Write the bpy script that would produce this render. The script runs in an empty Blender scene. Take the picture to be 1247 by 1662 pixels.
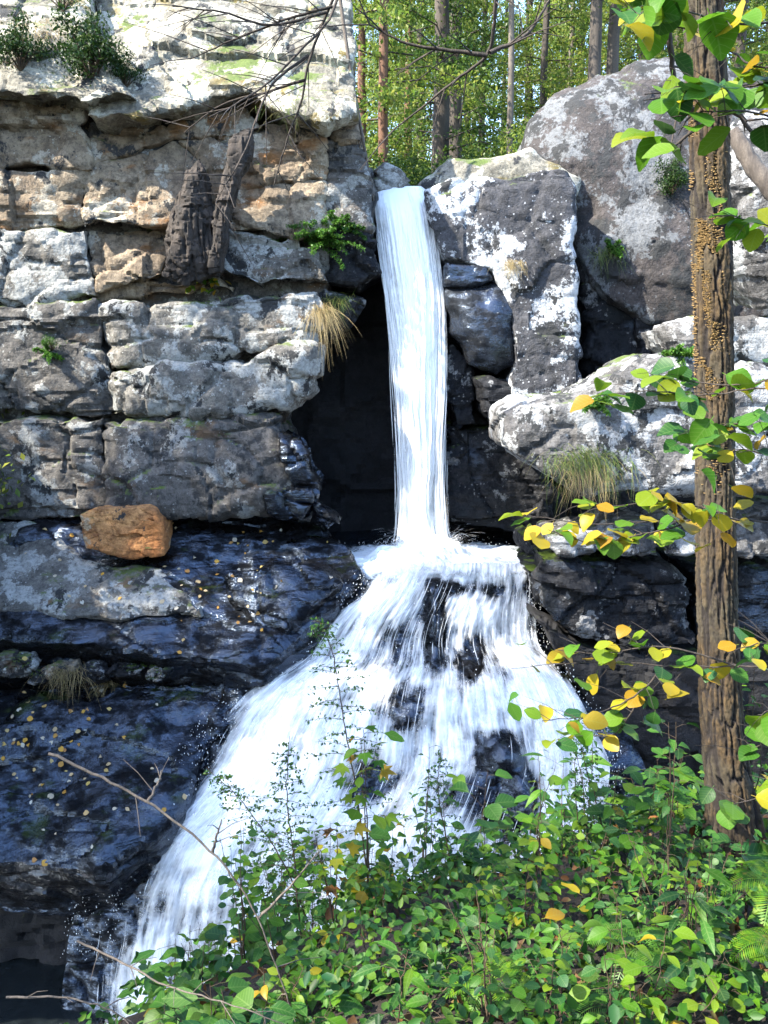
import bpy, bmesh, math, random
import numpy as np
from mathutils import Vector, Matrix

# ------------------------------------------------------------------ camera, sky, sun, exposure
scn = bpy.context.scene
col = scn.collection
F, PITCH, CZ = 1383.0, math.radians(9.5), 1.6
cam_d = bpy.data.cameras.new('camera')
cam = bpy.data.objects.new('camera', cam_d); col.objects.link(cam)
cam.location = (0, 0, CZ)
cam.rotation_euler = (math.radians(90) - PITCH, 0, 0)
cam_d.sensor_fit = 'VERTICAL'; cam_d.sensor_height = 24
cam_d.lens = 24 * F / 1662
cam_d.clip_start = .05; cam_d.clip_end = 3000
scn.camera = cam

SUN = Vector((-.66, -.28, .70)).normalized()
world = bpy.data.worlds.new('World'); scn.world = world; world.use_nodes = True
wn = world.node_tree.nodes; wl = world.node_tree.links
sky = wn.new('ShaderNodeTexSky'); sky.sky_type = 'NISHITA'; sky.sun_disc = False
sky.sun_elevation = math.asin(SUN.z)
sky.sun_rotation = math.atan2(SUN.x, SUN.y) % (2 * math.pi)
sky.air_density = 1.0; sky.dust_density = 1.0; sky.ozone_density = 2.5
wn['Background'].inputs['Strength'].default_value = .15
wl.new(sky.outputs['Color'], wn['Background'].inputs['Color'])
sd = bpy.data.lights.new('sun', 'SUN'); so = bpy.data.objects.new('sun', sd); col.objects.link(so)
sd.energy = 3.3; sd.angle = math.radians(.55); sd.color = (1, .93, .80)
so.rotation_euler = SUN.to_track_quat('Z', 'Y').to_euler(); so.location = (-20, 10, 30)
vs = scn.view_settings
vs.view_transform = 'Standard'; vs.look = 'None'; vs.gamma = 1; vs.use_curve_mapping = False
vs.exposure = 2.7
scn.render.engine = 'CYCLES'
scn.cycles.max_bounces = 7; scn.cycles.diffuse_bounces = 2; scn.cycles.glossy_bounces = 2
scn.cycles.transparent_max_bounces = 24; scn.cycles.transmission_bounces = 4
scn.cycles.use_denoising = True
scn.cycles.sample_clamp_indirect = 6

# ------------------------------------------------------------------ helpers
CP, SP = math.cos(PITCH), math.sin(PITCH)
def at(px, py, Y):
    "the place at distance Y from the viewer's standing point, given by its bearing in the photograph"
    x = (px - 623.5) / F; y = -(py - 831) / F
    s = Y / (CP + y * SP)
    return Vector((x * s, Y, CZ + (y * CP - SP) * s))
def at_n(px, py, Y):
    x = (px - 623.5) / F; y = -(py - 831) / F
    s = Y / (CP + y * SP)
    return np.stack([x * s, np.broadcast_to(Y, np.shape(s)) + 0 * s, CZ + (y * CP - SP) * s], -1)

def _hash(ix, iy, iz, seed):
    h = (ix.astype(np.int64) * 374761393 + iy.astype(np.int64) * 668265263 + iz.astype(np.int64) * 2147483647 + seed * 974634777) & 0xffffffff
    h = ((h ^ (h >> 13)) * 1274126177) & 0xffffffff
    h = ((h ^ (h >> 16)) * 2246822519) & 0xffffffff
    return ((h ^ (h >> 15)) & 0xffffff) / float(0xffffff)
def vnoise(p, seed=0):
    i = np.floor(p); f = p - i; f = f * f * (3 - 2 * f)
    r = 0
    for dx in (0, 1):
        wx = f[:, 0] if dx else 1 - f[:, 0]
        for dy in (0, 1):
            wy = f[:, 1] if dy else 1 - f[:, 1]
            for dz in (0, 1):
                wz = f[:, 2] if dz else 1 - f[:, 2]
                r = r + wx * wy * wz * _hash(i[:, 0] + dx, i[:, 1] + dy, i[:, 2] + dz, seed)
    return r * 2 - 1
def fbm(p, octv=4, seed=0, gain=.5):
    a, r = 1.0, 0
    for k in range(octv):
        r = r + a * vnoise(p * (2.03 ** k) + 17.3 * k, seed + k); a *= gain
    return r
def facets(p, seed=0):
    "broken-rock facets: each cell is a tilted plane; also the distance to the joint between cells"
    i = np.floor(p); n = len(p)
    d1 = np.full(n, 9.0); d2 = np.full(n, 9.0); off = np.zeros(n)
    for dx in (-1, 0, 1):
        for dy in (-1, 0, 1):
            for dz in (-1, 0, 1):
                c = i + (dx, dy, dz)
                q = c + np.stack([_hash(c[:, 0], c[:, 1], c[:, 2], seed + s) for s in (1, 2, 3)], -1)
                v = p - q
                d = np.sqrt((v * v).sum(1))
                m = d < d1
                d2 = np.where(m, d1, np.minimum(d2, d))
                if m.any():
                    cm = c[m]
                    h = [_hash(cm[:, 0], cm[:, 1], cm[:, 2], seed + s) * 2 - 1 for s in (4, 5, 6, 7)]
                    off[m] = h[0] * .6 + (v[m] * np.stack(h[1:], -1)).sum(1) * .9
                d1 = np.where(m, d, d1)
    return off, d2 - d1

def bricks(p, h, w, seed):
    "bedding: layers of uneven height split by upright joints; a step height for each stone, and how near its joint is"
    z = p[:, 2] / h + .10 * p[:, 0] / h + .9 * vnoise(p * np.array([.25, .25, .5]) / h * .35, seed)
    zi = np.floor(z); zf = z - zi
    z0 = np.zeros_like(zi)
    x = (p[:, 0] + .35 * p[:, 1]) / w + 7 * _hash(zi, z0, z0, seed) + .22 * vnoise(p / h * .8, seed + 3)
    xi = np.floor(x); xf = x - xi
    off = _hash(zi, xi, z0, seed + 5) * 2 - 1
    jt = np.minimum(np.minimum(zf, 1 - zf) * h, np.minimum(xf, 1 - xf) * w)
    return off - .5 * (zf - .5), jt
def tag(o, label=None, cat=None, group=None, kind=None):
    if label: o['label'] = label
    if cat: o['category'] = cat
    if group: o['group'] = group
    if kind: o['kind'] = kind
    return o
def link(name, me, mat=None, parent=None, smooth=True):
    o = bpy.data.objects.new(name, me); col.objects.link(o)
    if mat is not None and not me.materials: me.materials.append(mat)
    if parent: o.parent = parent
    if smooth: me.shade_smooth()
    return o
def empty(name, loc=(0, 0, 0)):
    o = bpy.data.objects.new(name, None); col.objects.link(o); o.location = loc
    o.empty_display_size = .1
    return o
def mesh(name, v, f):
    me = bpy.data.meshes.new(name)
    me.from_pydata([tuple(x) for x in v], [], f); me.update()
    return me
def grid_mesh(name, V, uv=None, attrs=None, wrap=False):
    "V: (rows, cols, 3)"
    R, Cn = V.shape[:2]
    me = bpy.data.meshes.new(name)
    idx = np.arange(R * Cn).reshape(R, Cn)
    if wrap: idx = np.concatenate([idx, idx[:, :1]], 1)
    q = np.stack([idx[:-1, :-1], idx[1:, :-1], idx[1:, 1:], idx[:-1, 1:]], -1).reshape(-1, 4)
    nf = len(q)
    me.vertices.add(R * Cn); me.vertices.foreach_set('co', V.reshape(-1).astype(np.float32))
    me.loops.add(nf * 4); me.loops.foreach_set('vertex_index', q.reshape(-1).astype(np.int32))
    me.polygons.add(nf); me.polygons.foreach_set('loop_start', (np.arange(nf) * 4).astype(np.int32))
    me.update(calc_edges=True)
    if uv is not None:
        l = me.uv_layers.new(name='flow')
        l.data.foreach_set('uv', uv.reshape(-1, 2)[q.reshape(-1)].reshape(-1).astype(np.float32))
    for k, a in (attrs or {}).items():
        t = me.attributes.new(k, 'FLOAT', 'POINT'); t.data.foreach_set('value', a.reshape(-1).astype(np.float32))
    return me
def raw_mesh(name, v, q, uv=None, attrs=None):
    "v (n,3), q (m,k) faces of one size, fast"
    v = np.asarray(v, np.float32); q = np.asarray(q, np.int32); nf, k = q.shape
    me = bpy.data.meshes.new(name)
    me.vertices.add(len(v)); me.vertices.foreach_set('co', v.reshape(-1))
    me.loops.add(nf * k); me.loops.foreach_set('vertex_index', q.reshape(-1))
    me.polygons.add(nf); me.polygons.foreach_set('loop_start', (np.arange(nf) * k).astype(np.int32))
    me.update(calc_edges=True)
    if uv is not None:
        l = me.uv_layers.new(name='flow')
        l.data.foreach_set('uv', np.asarray(uv)[q.reshape(-1)].reshape(-1).astype(np.float32))
    for kk, a in (attrs or {}).items():
        t = me.attributes.new(kk, 'FLOAT', 'POINT'); t.data.foreach_set('value', np.asarray(a).reshape(-1).astype(np.float32))
    return me

# ------------------------------------------------------------------ materials
class NT:
    def __init__(s, name):
        s.m = bpy.data.materials.new(name); s.m.use_nodes = True
        s.t = s.m.node_tree; s.n = s.t.nodes; s.l = s.t.links
        s.b = s.n['Principled BSDF']; s.out = s.n['Material Output']
        s.co = s.n.new('ShaderNodeTexCoord').outputs['Object']
    def new(s, t, **kw):
        n = s.n.new(t)
        for k, v in kw.items(): setattr(n, k, v)
        return n
    def put(s, sock, v):
        if hasattr(v, 'is_output'): s.l.new(v, sock)
        elif v is not None:
            if sock.type == 'RGBA' and len(v) == 3: v = (*v, 1)
            sock.default_value = v
    def vec(s, scale, off=(0, 0, 0), src=None):
        n = s.new('ShaderNodeMapping'); s.put(n.inputs['Vector'], src or s.co)
        n.inputs['Scale'].default_value = scale; n.inputs['Location'].default_value = off
        return n.outputs[0]
    def noise(s, scale, detail=4, rough=.55, vec=None, dist=0):
        n = s.new('ShaderNodeTexNoise'); s.put(n.inputs['Vector'], vec or s.co)
        n.inputs['Scale'].default_value = scale; n.inputs['Detail'].default_value = detail
        n.inputs['Roughness'].default_value = rough; n.inputs['Distortion'].default_value = dist
        return n.outputs['Fac']
    def voro(s, scale, vec=None, feature='F1', out='Distance', rnd=1):
        n = s.new('ShaderNodeTexVoronoi', feature=feature); s.put(n.inputs['Vector'], vec or s.co)
        n.inputs['Scale'].default_value = scale; n.inputs['Randomness'].default_value = rnd
        return n.outputs[out]
    def step(s, v, a, b):
        n = s.new('ShaderNodeMapRange', interpolation_type='SMOOTHSTEP'); s.put(n.inputs[0], v)
        n.inputs[1].default_value = a; n.inputs[2].default_value = b
        return n.outputs[0]
    def math(s, op, a, b=0, c=0):
        n = s.new('ShaderNodeMath', operation=op)
        for k, v in enumerate((a, b, c)): s.put(n.inputs[k], v)
        return n.outputs[0]
    def mix(s, f, a, b):
        n = s.new('ShaderNodeMix', data_type='RGBA')
        s.put(n.inputs[0], f); s.put(n.inputs[6], a); s.put(n.inputs[7], b)
        return n.outputs[2]
    def bump(s, h, strength, dist, nrm=None):
        n = s.new('ShaderNodeBump'); s.put(n.inputs['Height'], h)
        n.inputs['Strength'].default_value = strength; n.inputs['Distance'].default_value = dist
        if nrm: s.l.new(nrm, n.inputs['Normal'])
        return n.outputs[0]
    def set(s, **kw):
        for k, v in kw.items(): s.put(s.b.inputs[k.replace('_', ' ')], v)

def rock_mat(name, c1, c2, patch=.58, patch_c=(.62, .64, .63), patch_s=1.6, speck=.5, moss=.0, stain=None, stain_thr=.55,
             black=.0, wet=0.0, bump=1.0, seed=0.0, strata=.5):
    s = NT(name)
    w = s.vec((1, 1, 1), (seed, seed * 1.7, -seed))
    n1 = s.noise(.7, 3, .6, w); n2 = s.noise(4.5, 5, .76, w); n3 = s.noise(26, 3, .7, w)
    c = s.mix(s.step(n1, .35, .65), c1, c2)
    nf_ = s.noise(13, 4, .85, w)
    c = s.mix(s.math('MULTIPLY', s.step(n2, .40, .66), .8), c, tuple(x * .30 for x in c1))
    c = s.mix(s.math('MULTIPLY', s.step(nf_, .46, .62), .6), c, tuple(x * .25 for x in c1))
    if stain:
        st = s.step(s.noise(.9, 4, .62, s.vec((1, 1, 2.2), (seed + 4, 2, 1))), stain_thr, stain_thr + .12)
        c = s.mix(st, c, s.mix(s.step(n2, .3, .7), stain, tuple(x * .45 for x in stain)))
    if patch < 1:
        pn = s.math('ADD', s.math('MULTIPLY', s.noise(patch_s, 3, .5, s.vec((1, 1, 1), (seed, 9, 3))), .8), s.math('MULTIPLY', s.noise(9, 5, .75, w), .42))
        pm = s.step(pn, patch, patch + .035)
        pc = s.mix(s.step(nf_, .40, .66), patch_c, tuple(x * .5 for x in patch_c))
        c = s.mix(pm, c, pc)
    if speck > 0:
        vd = s.voro(11, s.vec((1, 1, 1), (seed, 1, 0)))
        msk = s.step(s.noise(1.7, 3, .6, s.vec((1, 1, 1), (3, seed, 7))), .62 - .25 * speck, .72 - .2 * speck)
        sp = s.math('MULTIPLY', s.math('SUBTRACT', 1, s.step(s.math('ADD', vd, s.math('MULTIPLY', nf_, .8)), .50, .60)), msk)
        c = s.mix(s.math('MULTIPLY', sp, .85), c, patch_c)
    if black > 0:
        bm_ = s.step(s.noise(1.9, 5, .74, s.vec((1, 1, .8), (seed, 5, 11))), .62 - .2 * black, .67 - .2 * black)
        c = s.mix(bm_, c, (.018, .019, .02))
    if moss > 0:
        nz = s.new('ShaderNodeSeparateXYZ'); s.l.new(s.new('ShaderNodeNewGeometry').outputs['Normal'], nz.inputs[0])
        mm = s.math('ADD', s.math('MULTIPLY', nz.outputs[2], .28), s.math('ADD', s.math('MULTIPLY', s.noise(1.1, 4, .65, s.vec((1, 1, .6), (seed, 0, 5))), .8), s.math('MULTIPLY', n3, .15)))
        mk = s.step(mm, .80 - .2 * moss, .90 - .2 * moss)
        c = s.mix(mk, c, s.mix(n3, (.025, .045, .008), (.10, .14, .02)))
    if wet > 0:
        wm = s.step(s.noise(.8, 4, .6, s.vec((1, 1, 1), (seed, 21, 3))), .62 - .45 * wet, .75 - .45 * wet)
        film = s.math('MULTIPLY', wm, s.step(s.noise(2.1, 5, .7, s.vec((1, 1, 2), (seed, 2, 3))), .40, .56))
        c = s.mix(s.math('MULTIPLY', wm, .72), c, tuple(x * .18 for x in c1))
        r = s.math('SUBTRACT', .60, s.math('MULTIPLY', film, .44))
        r = s.math('ADD', r, s.math('MULTIPLY', s.math('SUBTRACT', n2, .5), .25))
    else:
        r = .88
    # relief: grain and bedding
    bed = s.noise(1.0, 4, .65, s.vec((1.0, 1.0, 9), (seed, 0, 0)))
    h = s.math('ADD', s.math('MULTIPLY', n2, .9), s.math('ADD', s.math('MULTIPLY', nf_, .30), s.math('MULTIPLY', bed, strata)))
    s.set(Base_Color=c, Roughness=r, Normal=s.bump(h, min(1, .75 * bump), .09 * max(1, bump)))
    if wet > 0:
        s.put(s.b.inputs['Specular IOR Level'], s.math('ADD', .10, s.math('MULTIPLY', film, .75))); s.put(s.b.inputs['Specular Tint'], (.6, .75, 1)); s.b.inputs['IOR'].default_value = 1.65  # blue sky reflection put into the specular tint; the rock itself is not blue
    return s.m

M = {}
M['grey'] = rock_mat('grey_rock', (.0814, .0758, .0706), (.1244, .1140, .1032), patch=.66, patch_c=(.2394, .2419, .2322), speck=.8, moss=.5, stain=(.1053, .0639, .0344), stain_thr=.58, black=.35, strata=.3, seed=1)
M['pale'] = rock_mat('pale_rock', (.1207, .1142, .1041), (.1811, .1693, .1494), patch=.60, patch_c=(.3119, .3144, .2988), speck=.9, moss=.4, stain=(.1308, .0822, .0452), stain_thr=.57, black=.35, strata=.3, seed=5)
M['tan'] = rock_mat('tan_rock', (.2042, .1494, .0994), (.2650, .2112, .1472), patch=.66, patch_c=(.3643, .3297, .2668), speck=.35, moss=.25, stain=(.2318, .1133, .0414), stain_thr=.54, black=.3, strata=.3, seed=9)
M['top'] = rock_mat('sunny_rock', (.1688, .1566, .1229), (.2700, .2484, .1985), patch=.62, patch_c=(.4050, .3888, .3213), speck=.4, moss=.6, stain=(.1688, .1296, .0378), stain_thr=.53, black=.25, strata=.3, seed=13)
M['lichen'] = rock_mat('lichen_rock', (.0382, .0382, .0428), (.0612, .0612, .0673), patch=.625, patch_c=(.4284, .4437, .4590), patch_s=.9, speck=.7, moss=.2, black=.3, seed=17, strata=.25)
M['slab'] = rock_mat('slab_rock', (.0862, .0828, .0828), (.1326, .1293, .1260), patch=.615, patch_c=(.2984, .3050, .3083), patch_s=1.5, speck=.6, moss=.3, black=.4, seed=23)
M['boulder'] = rock_mat('boulder_rock', (.0374, .0317, .0305), (.0576, .0490, .0472), patch=.60, patch_c=(.1267, .1325, .1382), patch_s=1.1, speck=.6, moss=.3, black=.5, seed=29, bump=1.0, strata=.1)
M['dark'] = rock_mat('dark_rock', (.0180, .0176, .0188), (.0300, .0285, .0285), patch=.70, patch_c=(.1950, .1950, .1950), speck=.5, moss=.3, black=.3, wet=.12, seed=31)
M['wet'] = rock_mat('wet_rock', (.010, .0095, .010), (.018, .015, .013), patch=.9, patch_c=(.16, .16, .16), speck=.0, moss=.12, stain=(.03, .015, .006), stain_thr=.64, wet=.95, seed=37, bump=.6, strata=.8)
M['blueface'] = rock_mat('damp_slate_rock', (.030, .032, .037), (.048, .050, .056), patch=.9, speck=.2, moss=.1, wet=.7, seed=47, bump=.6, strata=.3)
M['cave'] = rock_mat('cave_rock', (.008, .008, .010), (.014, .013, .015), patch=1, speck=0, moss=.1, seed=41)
M['orange'] = rock_mat('orange_rock', (.44, .165, .045), (.47, .24, .09), patch=.72, patch_c=(.45, .34, .22), speck=.1, moss=.1, stain=(.20, .07, .022), stain_thr=.52, black=.12, seed=43)

# ------------------------------------------------------------------ rocks
def rock(name, poly, Y0, mat, parent=None, a=0., b=0., thick=1.4, vox=.05, bulge=.09, amp=(.13, .085, .016), cell=(1.4, 1.4, .9),
         seed=0, ext=None, wig=5., e=9., crack=.075, grow=1.03, keep_back=0, bed=1., sharp=24):
    rng = np.random.RandomState(seed + 11)
    P = np.array(poly, float); cx, cy = P.mean(0)
    pts = []
    for k in range(len(P)):
        p, q = P[k], P[(k + 1) % len(P)]
        n = max(1, int(np.hypot(*(q - p)) / 22))
        for j in range(n): pts.append(p + (q - p) * j / n)
    pts = np.array(pts) + rng.uniform(-wig, wig, (len(pts), 2))
    D = lambda q: Y0 + a * (q[..., 0] - cx) / 100 + b * (cy - q[..., 1]) / 100
    O = at_n(pts[:, 0], pts[:, 1], D(pts)); c = at_n(np.array([cx]), np.array([cy]), np.array([Y0]))[0]
    O = c + (O - c) * grow
    ex = np.array(ext if ext is not None else (0, 1, 0), float); ex /= np.linalg.norm(ex)
    rings = [O * .96 + c * .04 + ex * thick]
    for s in (1, .95, .86, .7, .5, .25): rings.append(c + (O - c) * s - ex * bulge * ((1 - s ** e) - .35))
    n = len(O); V = np.concatenate(rings); f = []
    for r in range(len(rings) - 1):
        for k in range(n):
            f.append((r * n + k, r * n + (k + 1) % n, (r + 1) * n + (k + 1) % n, (r + 1) * n + k))
    f.append(tuple(range(n))[::-1]); f.append(tuple(range((len(rings) - 1) * n, len(rings) * n)))
    me = mesh('tmp', V, f)
    bm = bmesh.new(); bm.from_mesh(me); bmesh.ops.recalc_face_normals(bm, faces=bm.faces); bm.to_mesh(me); bm.free()
    t = bpy.data.objects.new('tmp', me); col.objects.link(t)
    md = t.modifiers.new('r', 'REMESH'); md.mode = 'VOXEL'; md.voxel_size = vox
    dg = bpy.context.evaluated_depsgraph_get()
    out = bpy.data.meshes.new_from_object(t.evaluated_get(dg))
    bpy.data.objects.remove(t); bpy.data.meshes.remove(me)
    nv = len(out.vertices); co = np.empty(nv * 3, np.float32); out.vertices.foreach_get('co', co); co = co.reshape(-1, 3).astype(float)
    nr = np.empty(nv * 3, np.float32); out.vertex_normals.foreach_get('vector', nr); nr = nr.reshape(-1, 3).astype(float)
    wp = co + .11 * np.stack([vnoise(co * 1.7 + 5, 3), vnoise(co * 1.7 + 9, 4), vnoise(co * 1.7, 5)], -1)
    fo, fe = facets(wp / np.array(cell), 7)
    fo2, fe2 = facets(wp / np.array([1.1, 1.1, .45]) * (.95 / min(cell[0], 1)) + 3, 57)
    d = .6 * amp[0] * fbm(co * .8, 3, 21) + amp[1] * (.8 * fo + .25 * fo2) + amp[2] * fbm(co * 5, 4, 9, .6)
    if bed:
        o1, j1 = bricks(wp, 1.7, 2.8, 3); o2, j2 = bricks(wp, .40, 1.1, 13)
        d += bed * (.085 * o1 + .022 * o2) - bed * .035 * np.clip(1 - j1 / .05, 0, 1)
    d -= crack * np.clip(1 - fe / .10, 0, 1) * (vnoise(co * .8 + 40, 2) > -.1) + .35 * crack * np.clip(1 - fe2 / .12, 0, 1)
    co = co + nr * d[:, None]
    npl = len(out.polygons); lp = np.empty(npl * 4, np.int32); out.loops.foreach_get('vertex_index', lp); lp = lp.reshape(-1, 4)
    if keep_back < 1:  # faces deep inside the bank behind are never seen
        pn = nr[lp].mean(1); lp = lp[(pn @ ex) < .45]
    bpy.data.meshes.remove(out)
    us_ = np.zeros(nv, bool); us_[lp.reshape(-1)] = True; mp = np.cumsum(us_) - 1
    ro = link(name, raw_mesh(name, co[us_], mp[lp]), M[mat], parent)
    ro.data.set_sharp_from_angle(angle=math.radians(sharp))
    return ro

def structure(name):
    o = empty(name); o['kind'] = 'structure'; return o

# left cliff: solid core and the blocks that stand proud of it
cliff = rock('cliff', [(-330, 190), (300, 200), (545, 215), (592, 300), (540, 420), (500, 560), (450, 690), (500, 860), (-330, 900)], 15.98, 'grey',
             thick=3.5, vox=.10, amp=(.2, .16, .03), seed=1)
tag(cliff, kind='structure')
def blk(poly, Y, mat, seed, **kw): return rock('rock_block', poly, Y, mat, cliff, seed=seed, **kw)
blk([(-330, -140), (140, -140), (150, 60), (205, 150), (135, 158), (-60, 140), (-330, 140)], 15.95, 'top', 2, b=1.0, thick=2.2)
blk([(142, -140), (550, -140), (570, 120), (580, 180), (520, 195), (455, 185), (395, 148), (300, 172), (220, 182), (144, 188), (138, 150), (152, 60)], 15.95, 'top', 3, b=1.1, thick=2.2)
blk([(-330, 158), (134, 164), (134, 270), (-330, 276)], 15.6, 'tan', 4)
blk([(-330, 280), (131, 274), (129, 368), (-330, 382)], 15.65, 'tan', 5)
blk([(-330, 386), (128, 374), (148, 478), (60, 492), (-330, 500)], 15.55, 'pale', 6)
blk([(-330, 505), (70, 497), (150, 488), (176, 600), (178, 676), (100, 668), (-330, 672)], 15.45, 'grey', 7, thick=1.5)
blk([(-330, 676), (160, 682), (166, 838), (-330, 860)], 15.25, 'grey', 8)
blk([(141, 215), (250, 200), (392, 172), (425, 205), (372, 226), (282, 226), (210, 252), (141, 272)], 15.85, 'tan', 9, b=.2)
blk([(138, 276), (212, 254), (285, 230), (330, 262), (300, 330), (272, 368), (134, 362)], 15.7, 'tan', 10, b=.3)
blk([(290, 228), (425, 208), (470, 235), (445, 305), (330, 330), (322, 262)], 15.85, 'tan', 11)
blk([(138, 370), (272, 372), (266, 448), (150, 478)], 15.7, 'tan', 12, b=.3)
blk([(150, 452), (290, 452), (350, 440), (380, 468), (300, 482), (156, 490)], 15.8, 'tan', 13)
blk([(155, 494), (300, 482), (420, 470), (516, 466), (524, 530), (490, 562), (330, 590), (178, 600)], 15.5, 'pale', 14, bulge=.3, amp=(.12, .07, .02))
blk([(176, 606), (330, 592), (480, 563), (512, 560), (506, 600), (492, 640), (466, 662), (400, 672), (190, 674)], 15.35, 'pale', 15, bulge=.3, thick=1.8)
blk([(170, 682), (300, 676), (446, 678), (478, 722), (512, 800), (480, 836), (168, 840)], 15.1, 'grey', 16, bulge=.3, b=.25)
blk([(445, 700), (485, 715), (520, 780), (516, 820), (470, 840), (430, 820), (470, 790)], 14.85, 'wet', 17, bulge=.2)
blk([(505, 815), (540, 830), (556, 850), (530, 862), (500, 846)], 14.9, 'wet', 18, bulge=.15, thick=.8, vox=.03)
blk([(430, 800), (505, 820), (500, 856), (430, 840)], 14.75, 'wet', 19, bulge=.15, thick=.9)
blk([(430, 190), (530, 205), (578, 190), (592, 236), (530, 222), (440, 250)], 15.9, 'tan', 20, b=.4)
blk([(400, 225), (526, 225), (526, 288), (405, 302)], 15.8, 'tan', 21)
blk([(531, 224), (594, 240), (606, 330), (600, 378), (530, 368), (527, 286)], 15.9, 'grey', 22, thick=2)
blk([(370, 306), (524, 292), (528, 368), (470, 388), (372, 366)], 15.75, 'tan', 23, b=.3)
blk([(352, 372), (468, 392), (520, 400), (528, 458), (420, 466), (350, 440)], 15.6, 'pale', 24, b=.35)
blk([(532, 372), (602, 382), (618, 440), (582, 474), (528, 460)], 15.9, 'dark', 25, thick=1.8)
blk([(440, 475), (528, 466), (590, 478), (560, 520), (520, 560), (505, 545)], 15.9, 'dark', 26)
blk([(-330, 60), (530, 80), (566, 160), (580, 330), (-330, 330)], 17.2, 'tan', 27, thick=1.2, vox=.09)
# cave behind the plunge, right-hand wall
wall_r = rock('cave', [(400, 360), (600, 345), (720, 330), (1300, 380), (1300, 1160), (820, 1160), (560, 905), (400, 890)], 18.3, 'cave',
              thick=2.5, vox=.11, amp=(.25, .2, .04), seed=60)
tag(wall_r, kind='structure')
def rblk(poly, Y, mat, seed, **kw): return rock('rock_block', poly, Y, mat, wall_r, seed=seed, **kw)
rblk([(698, 312), (735, 292), (850, 288), (885, 276), (915, 278), (932, 310), (930, 400), (940, 520), (948, 640), (880, 655), (828, 640), (835, 590), (826, 500), (800, 440), (722, 414), (704, 350)], 16.05, 'lichen', 61, b=.18, a=.10, bulge=.10, e=14, amp=(.06, .07, .014), cell=(1.3, 1.3, 1.3), bed=.15, thick=2.6, crack=.04)
rblk([(722, 424), (795, 432), (800, 456), (770, 466), (724, 462)], 15.98, 'blueface', 62, bed=.3, thick=1.6, amp=(.05, .03, .01))
rblk([(728, 468), (812, 458), (842, 500), (848, 590), (805, 606), (765, 590), (738, 540)], 15.98, 'blueface', 63, bed=.1, bulge=.4, amp=(.06, .02, .012), thick=2, e=3, crack=.01)
rblk([(768, 608), (830, 606), (900, 650), (900, 690), (820, 706), (775, 672)], 16.0, 'dark', 65, bulge=.3, thick=2, amp=(.08, .04, .02))
rblk([(730, 560), (775, 600), (775, 690), (740, 700), (722, 640)], 16.5, 'dark', 66, thick=1.6)
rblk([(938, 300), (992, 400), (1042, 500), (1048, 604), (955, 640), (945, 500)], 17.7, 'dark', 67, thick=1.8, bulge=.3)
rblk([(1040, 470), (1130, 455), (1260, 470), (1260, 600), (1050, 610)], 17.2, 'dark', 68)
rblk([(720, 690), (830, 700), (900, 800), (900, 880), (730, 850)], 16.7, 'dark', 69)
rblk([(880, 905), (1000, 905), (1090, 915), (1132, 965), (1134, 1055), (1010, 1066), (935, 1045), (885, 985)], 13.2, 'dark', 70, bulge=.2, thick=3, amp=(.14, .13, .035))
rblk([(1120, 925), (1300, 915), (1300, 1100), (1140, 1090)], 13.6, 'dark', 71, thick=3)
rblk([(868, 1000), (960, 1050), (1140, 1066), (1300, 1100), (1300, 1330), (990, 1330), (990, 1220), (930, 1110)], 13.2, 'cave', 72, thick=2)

def boulder(name, label, poly, Y, mat, seed, cat='boulder', **kw):
    return tag(rock(name, poly, Y, mat, seed=seed, **kw), label, cat)
boulder('boulder', 'huge smooth dark boulder above the right bank, pale lichen across its rounded top',
        [(862, 262), (868, 195), (900, 152), (980, 122), (1040, 98), (1120, 92), (1220, 120), (1300, 180), (1300, 540), (1110, 530), (1030, 500), (960, 450), (930, 340)],
        17.7, 'boulder', 80, bed=.25, sharp=40, bulge=.55, e=3.2, amp=(.14, .07, .015), cell=(1.8, 1.8, 1.6), thick=3.0, vox=.06, b=.35, crack=.03)
boulder('boulder', 'low pale rounded rock shelf running right from the lip of the tall fall',
        [(684, 300), (700, 278), (735, 258), (800, 255), (862, 243), (940, 290), (935, 345), (700, 345)], 17.3, 'top', 79, bed=.15, bulge=.25, e=4, thick=2.4, amp=(.06, .02, .012), crack=.01, b=.3)
boulder('boulder', 'small rounded pale rock perched at the very lip of the tall fall',
        [(600, 275), (625, 262), (655, 268), (670, 292), (655, 318), (604, 320)], 17.2, 'pale', 81, bed=0, bulge=.3, thick=.9, vox=.04, amp=(.05, .02, .01))
boulder('boulder', 'grey boulder at the right picture edge behind the tree trunk',
        [(1188, 210), (1230, 180), (1330, 200), (1330, 480), (1250, 490), (1205, 430), (1185, 320)], 13.5, 'slab', 82, bed=.3, bulge=.5, e=3, thick=1.6, amp=(.1, .04, .02))
boulder('stone_slab', 'broad pale lichen-covered slab jutting left over the pool, grass growing on it',
        [(818, 668), (850, 652), (905, 645), (962, 632), (1035, 592), (1100, 572), (1140, 590), (1330, 610), (1330, 812), (1140, 800), (962, 806), (905, 780), (870, 765), (828, 735)], 12.6, 'slab', 83, 'slab', bulge=.22, thick=2.6, b=.15, amp=(.11, .07, .016), bed=.3)
boulder('stone_slab', 'grey slab with a mossy log-flat top behind the tree trunk',
        [(1088, 532), (1130, 512), (1330, 510), (1330, 606), (1145, 592), (1100, 568)], 13.9, 'slab', 84, 'slab', bulge=.2, thick=1.8, amp=(.08, .04, .02))
boulder('stone_slab', 'thin cracked slab lying just below the big pale slab beside the trunk',
        [(900, 872), (1000, 852), (1062, 846), (1075, 900), (985, 900), (905, 894)], 12.9, 'slab', 85, 'slab', bulge=.12, thick=1.5, vox=.04, amp=(.05, .04, .015))
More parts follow.
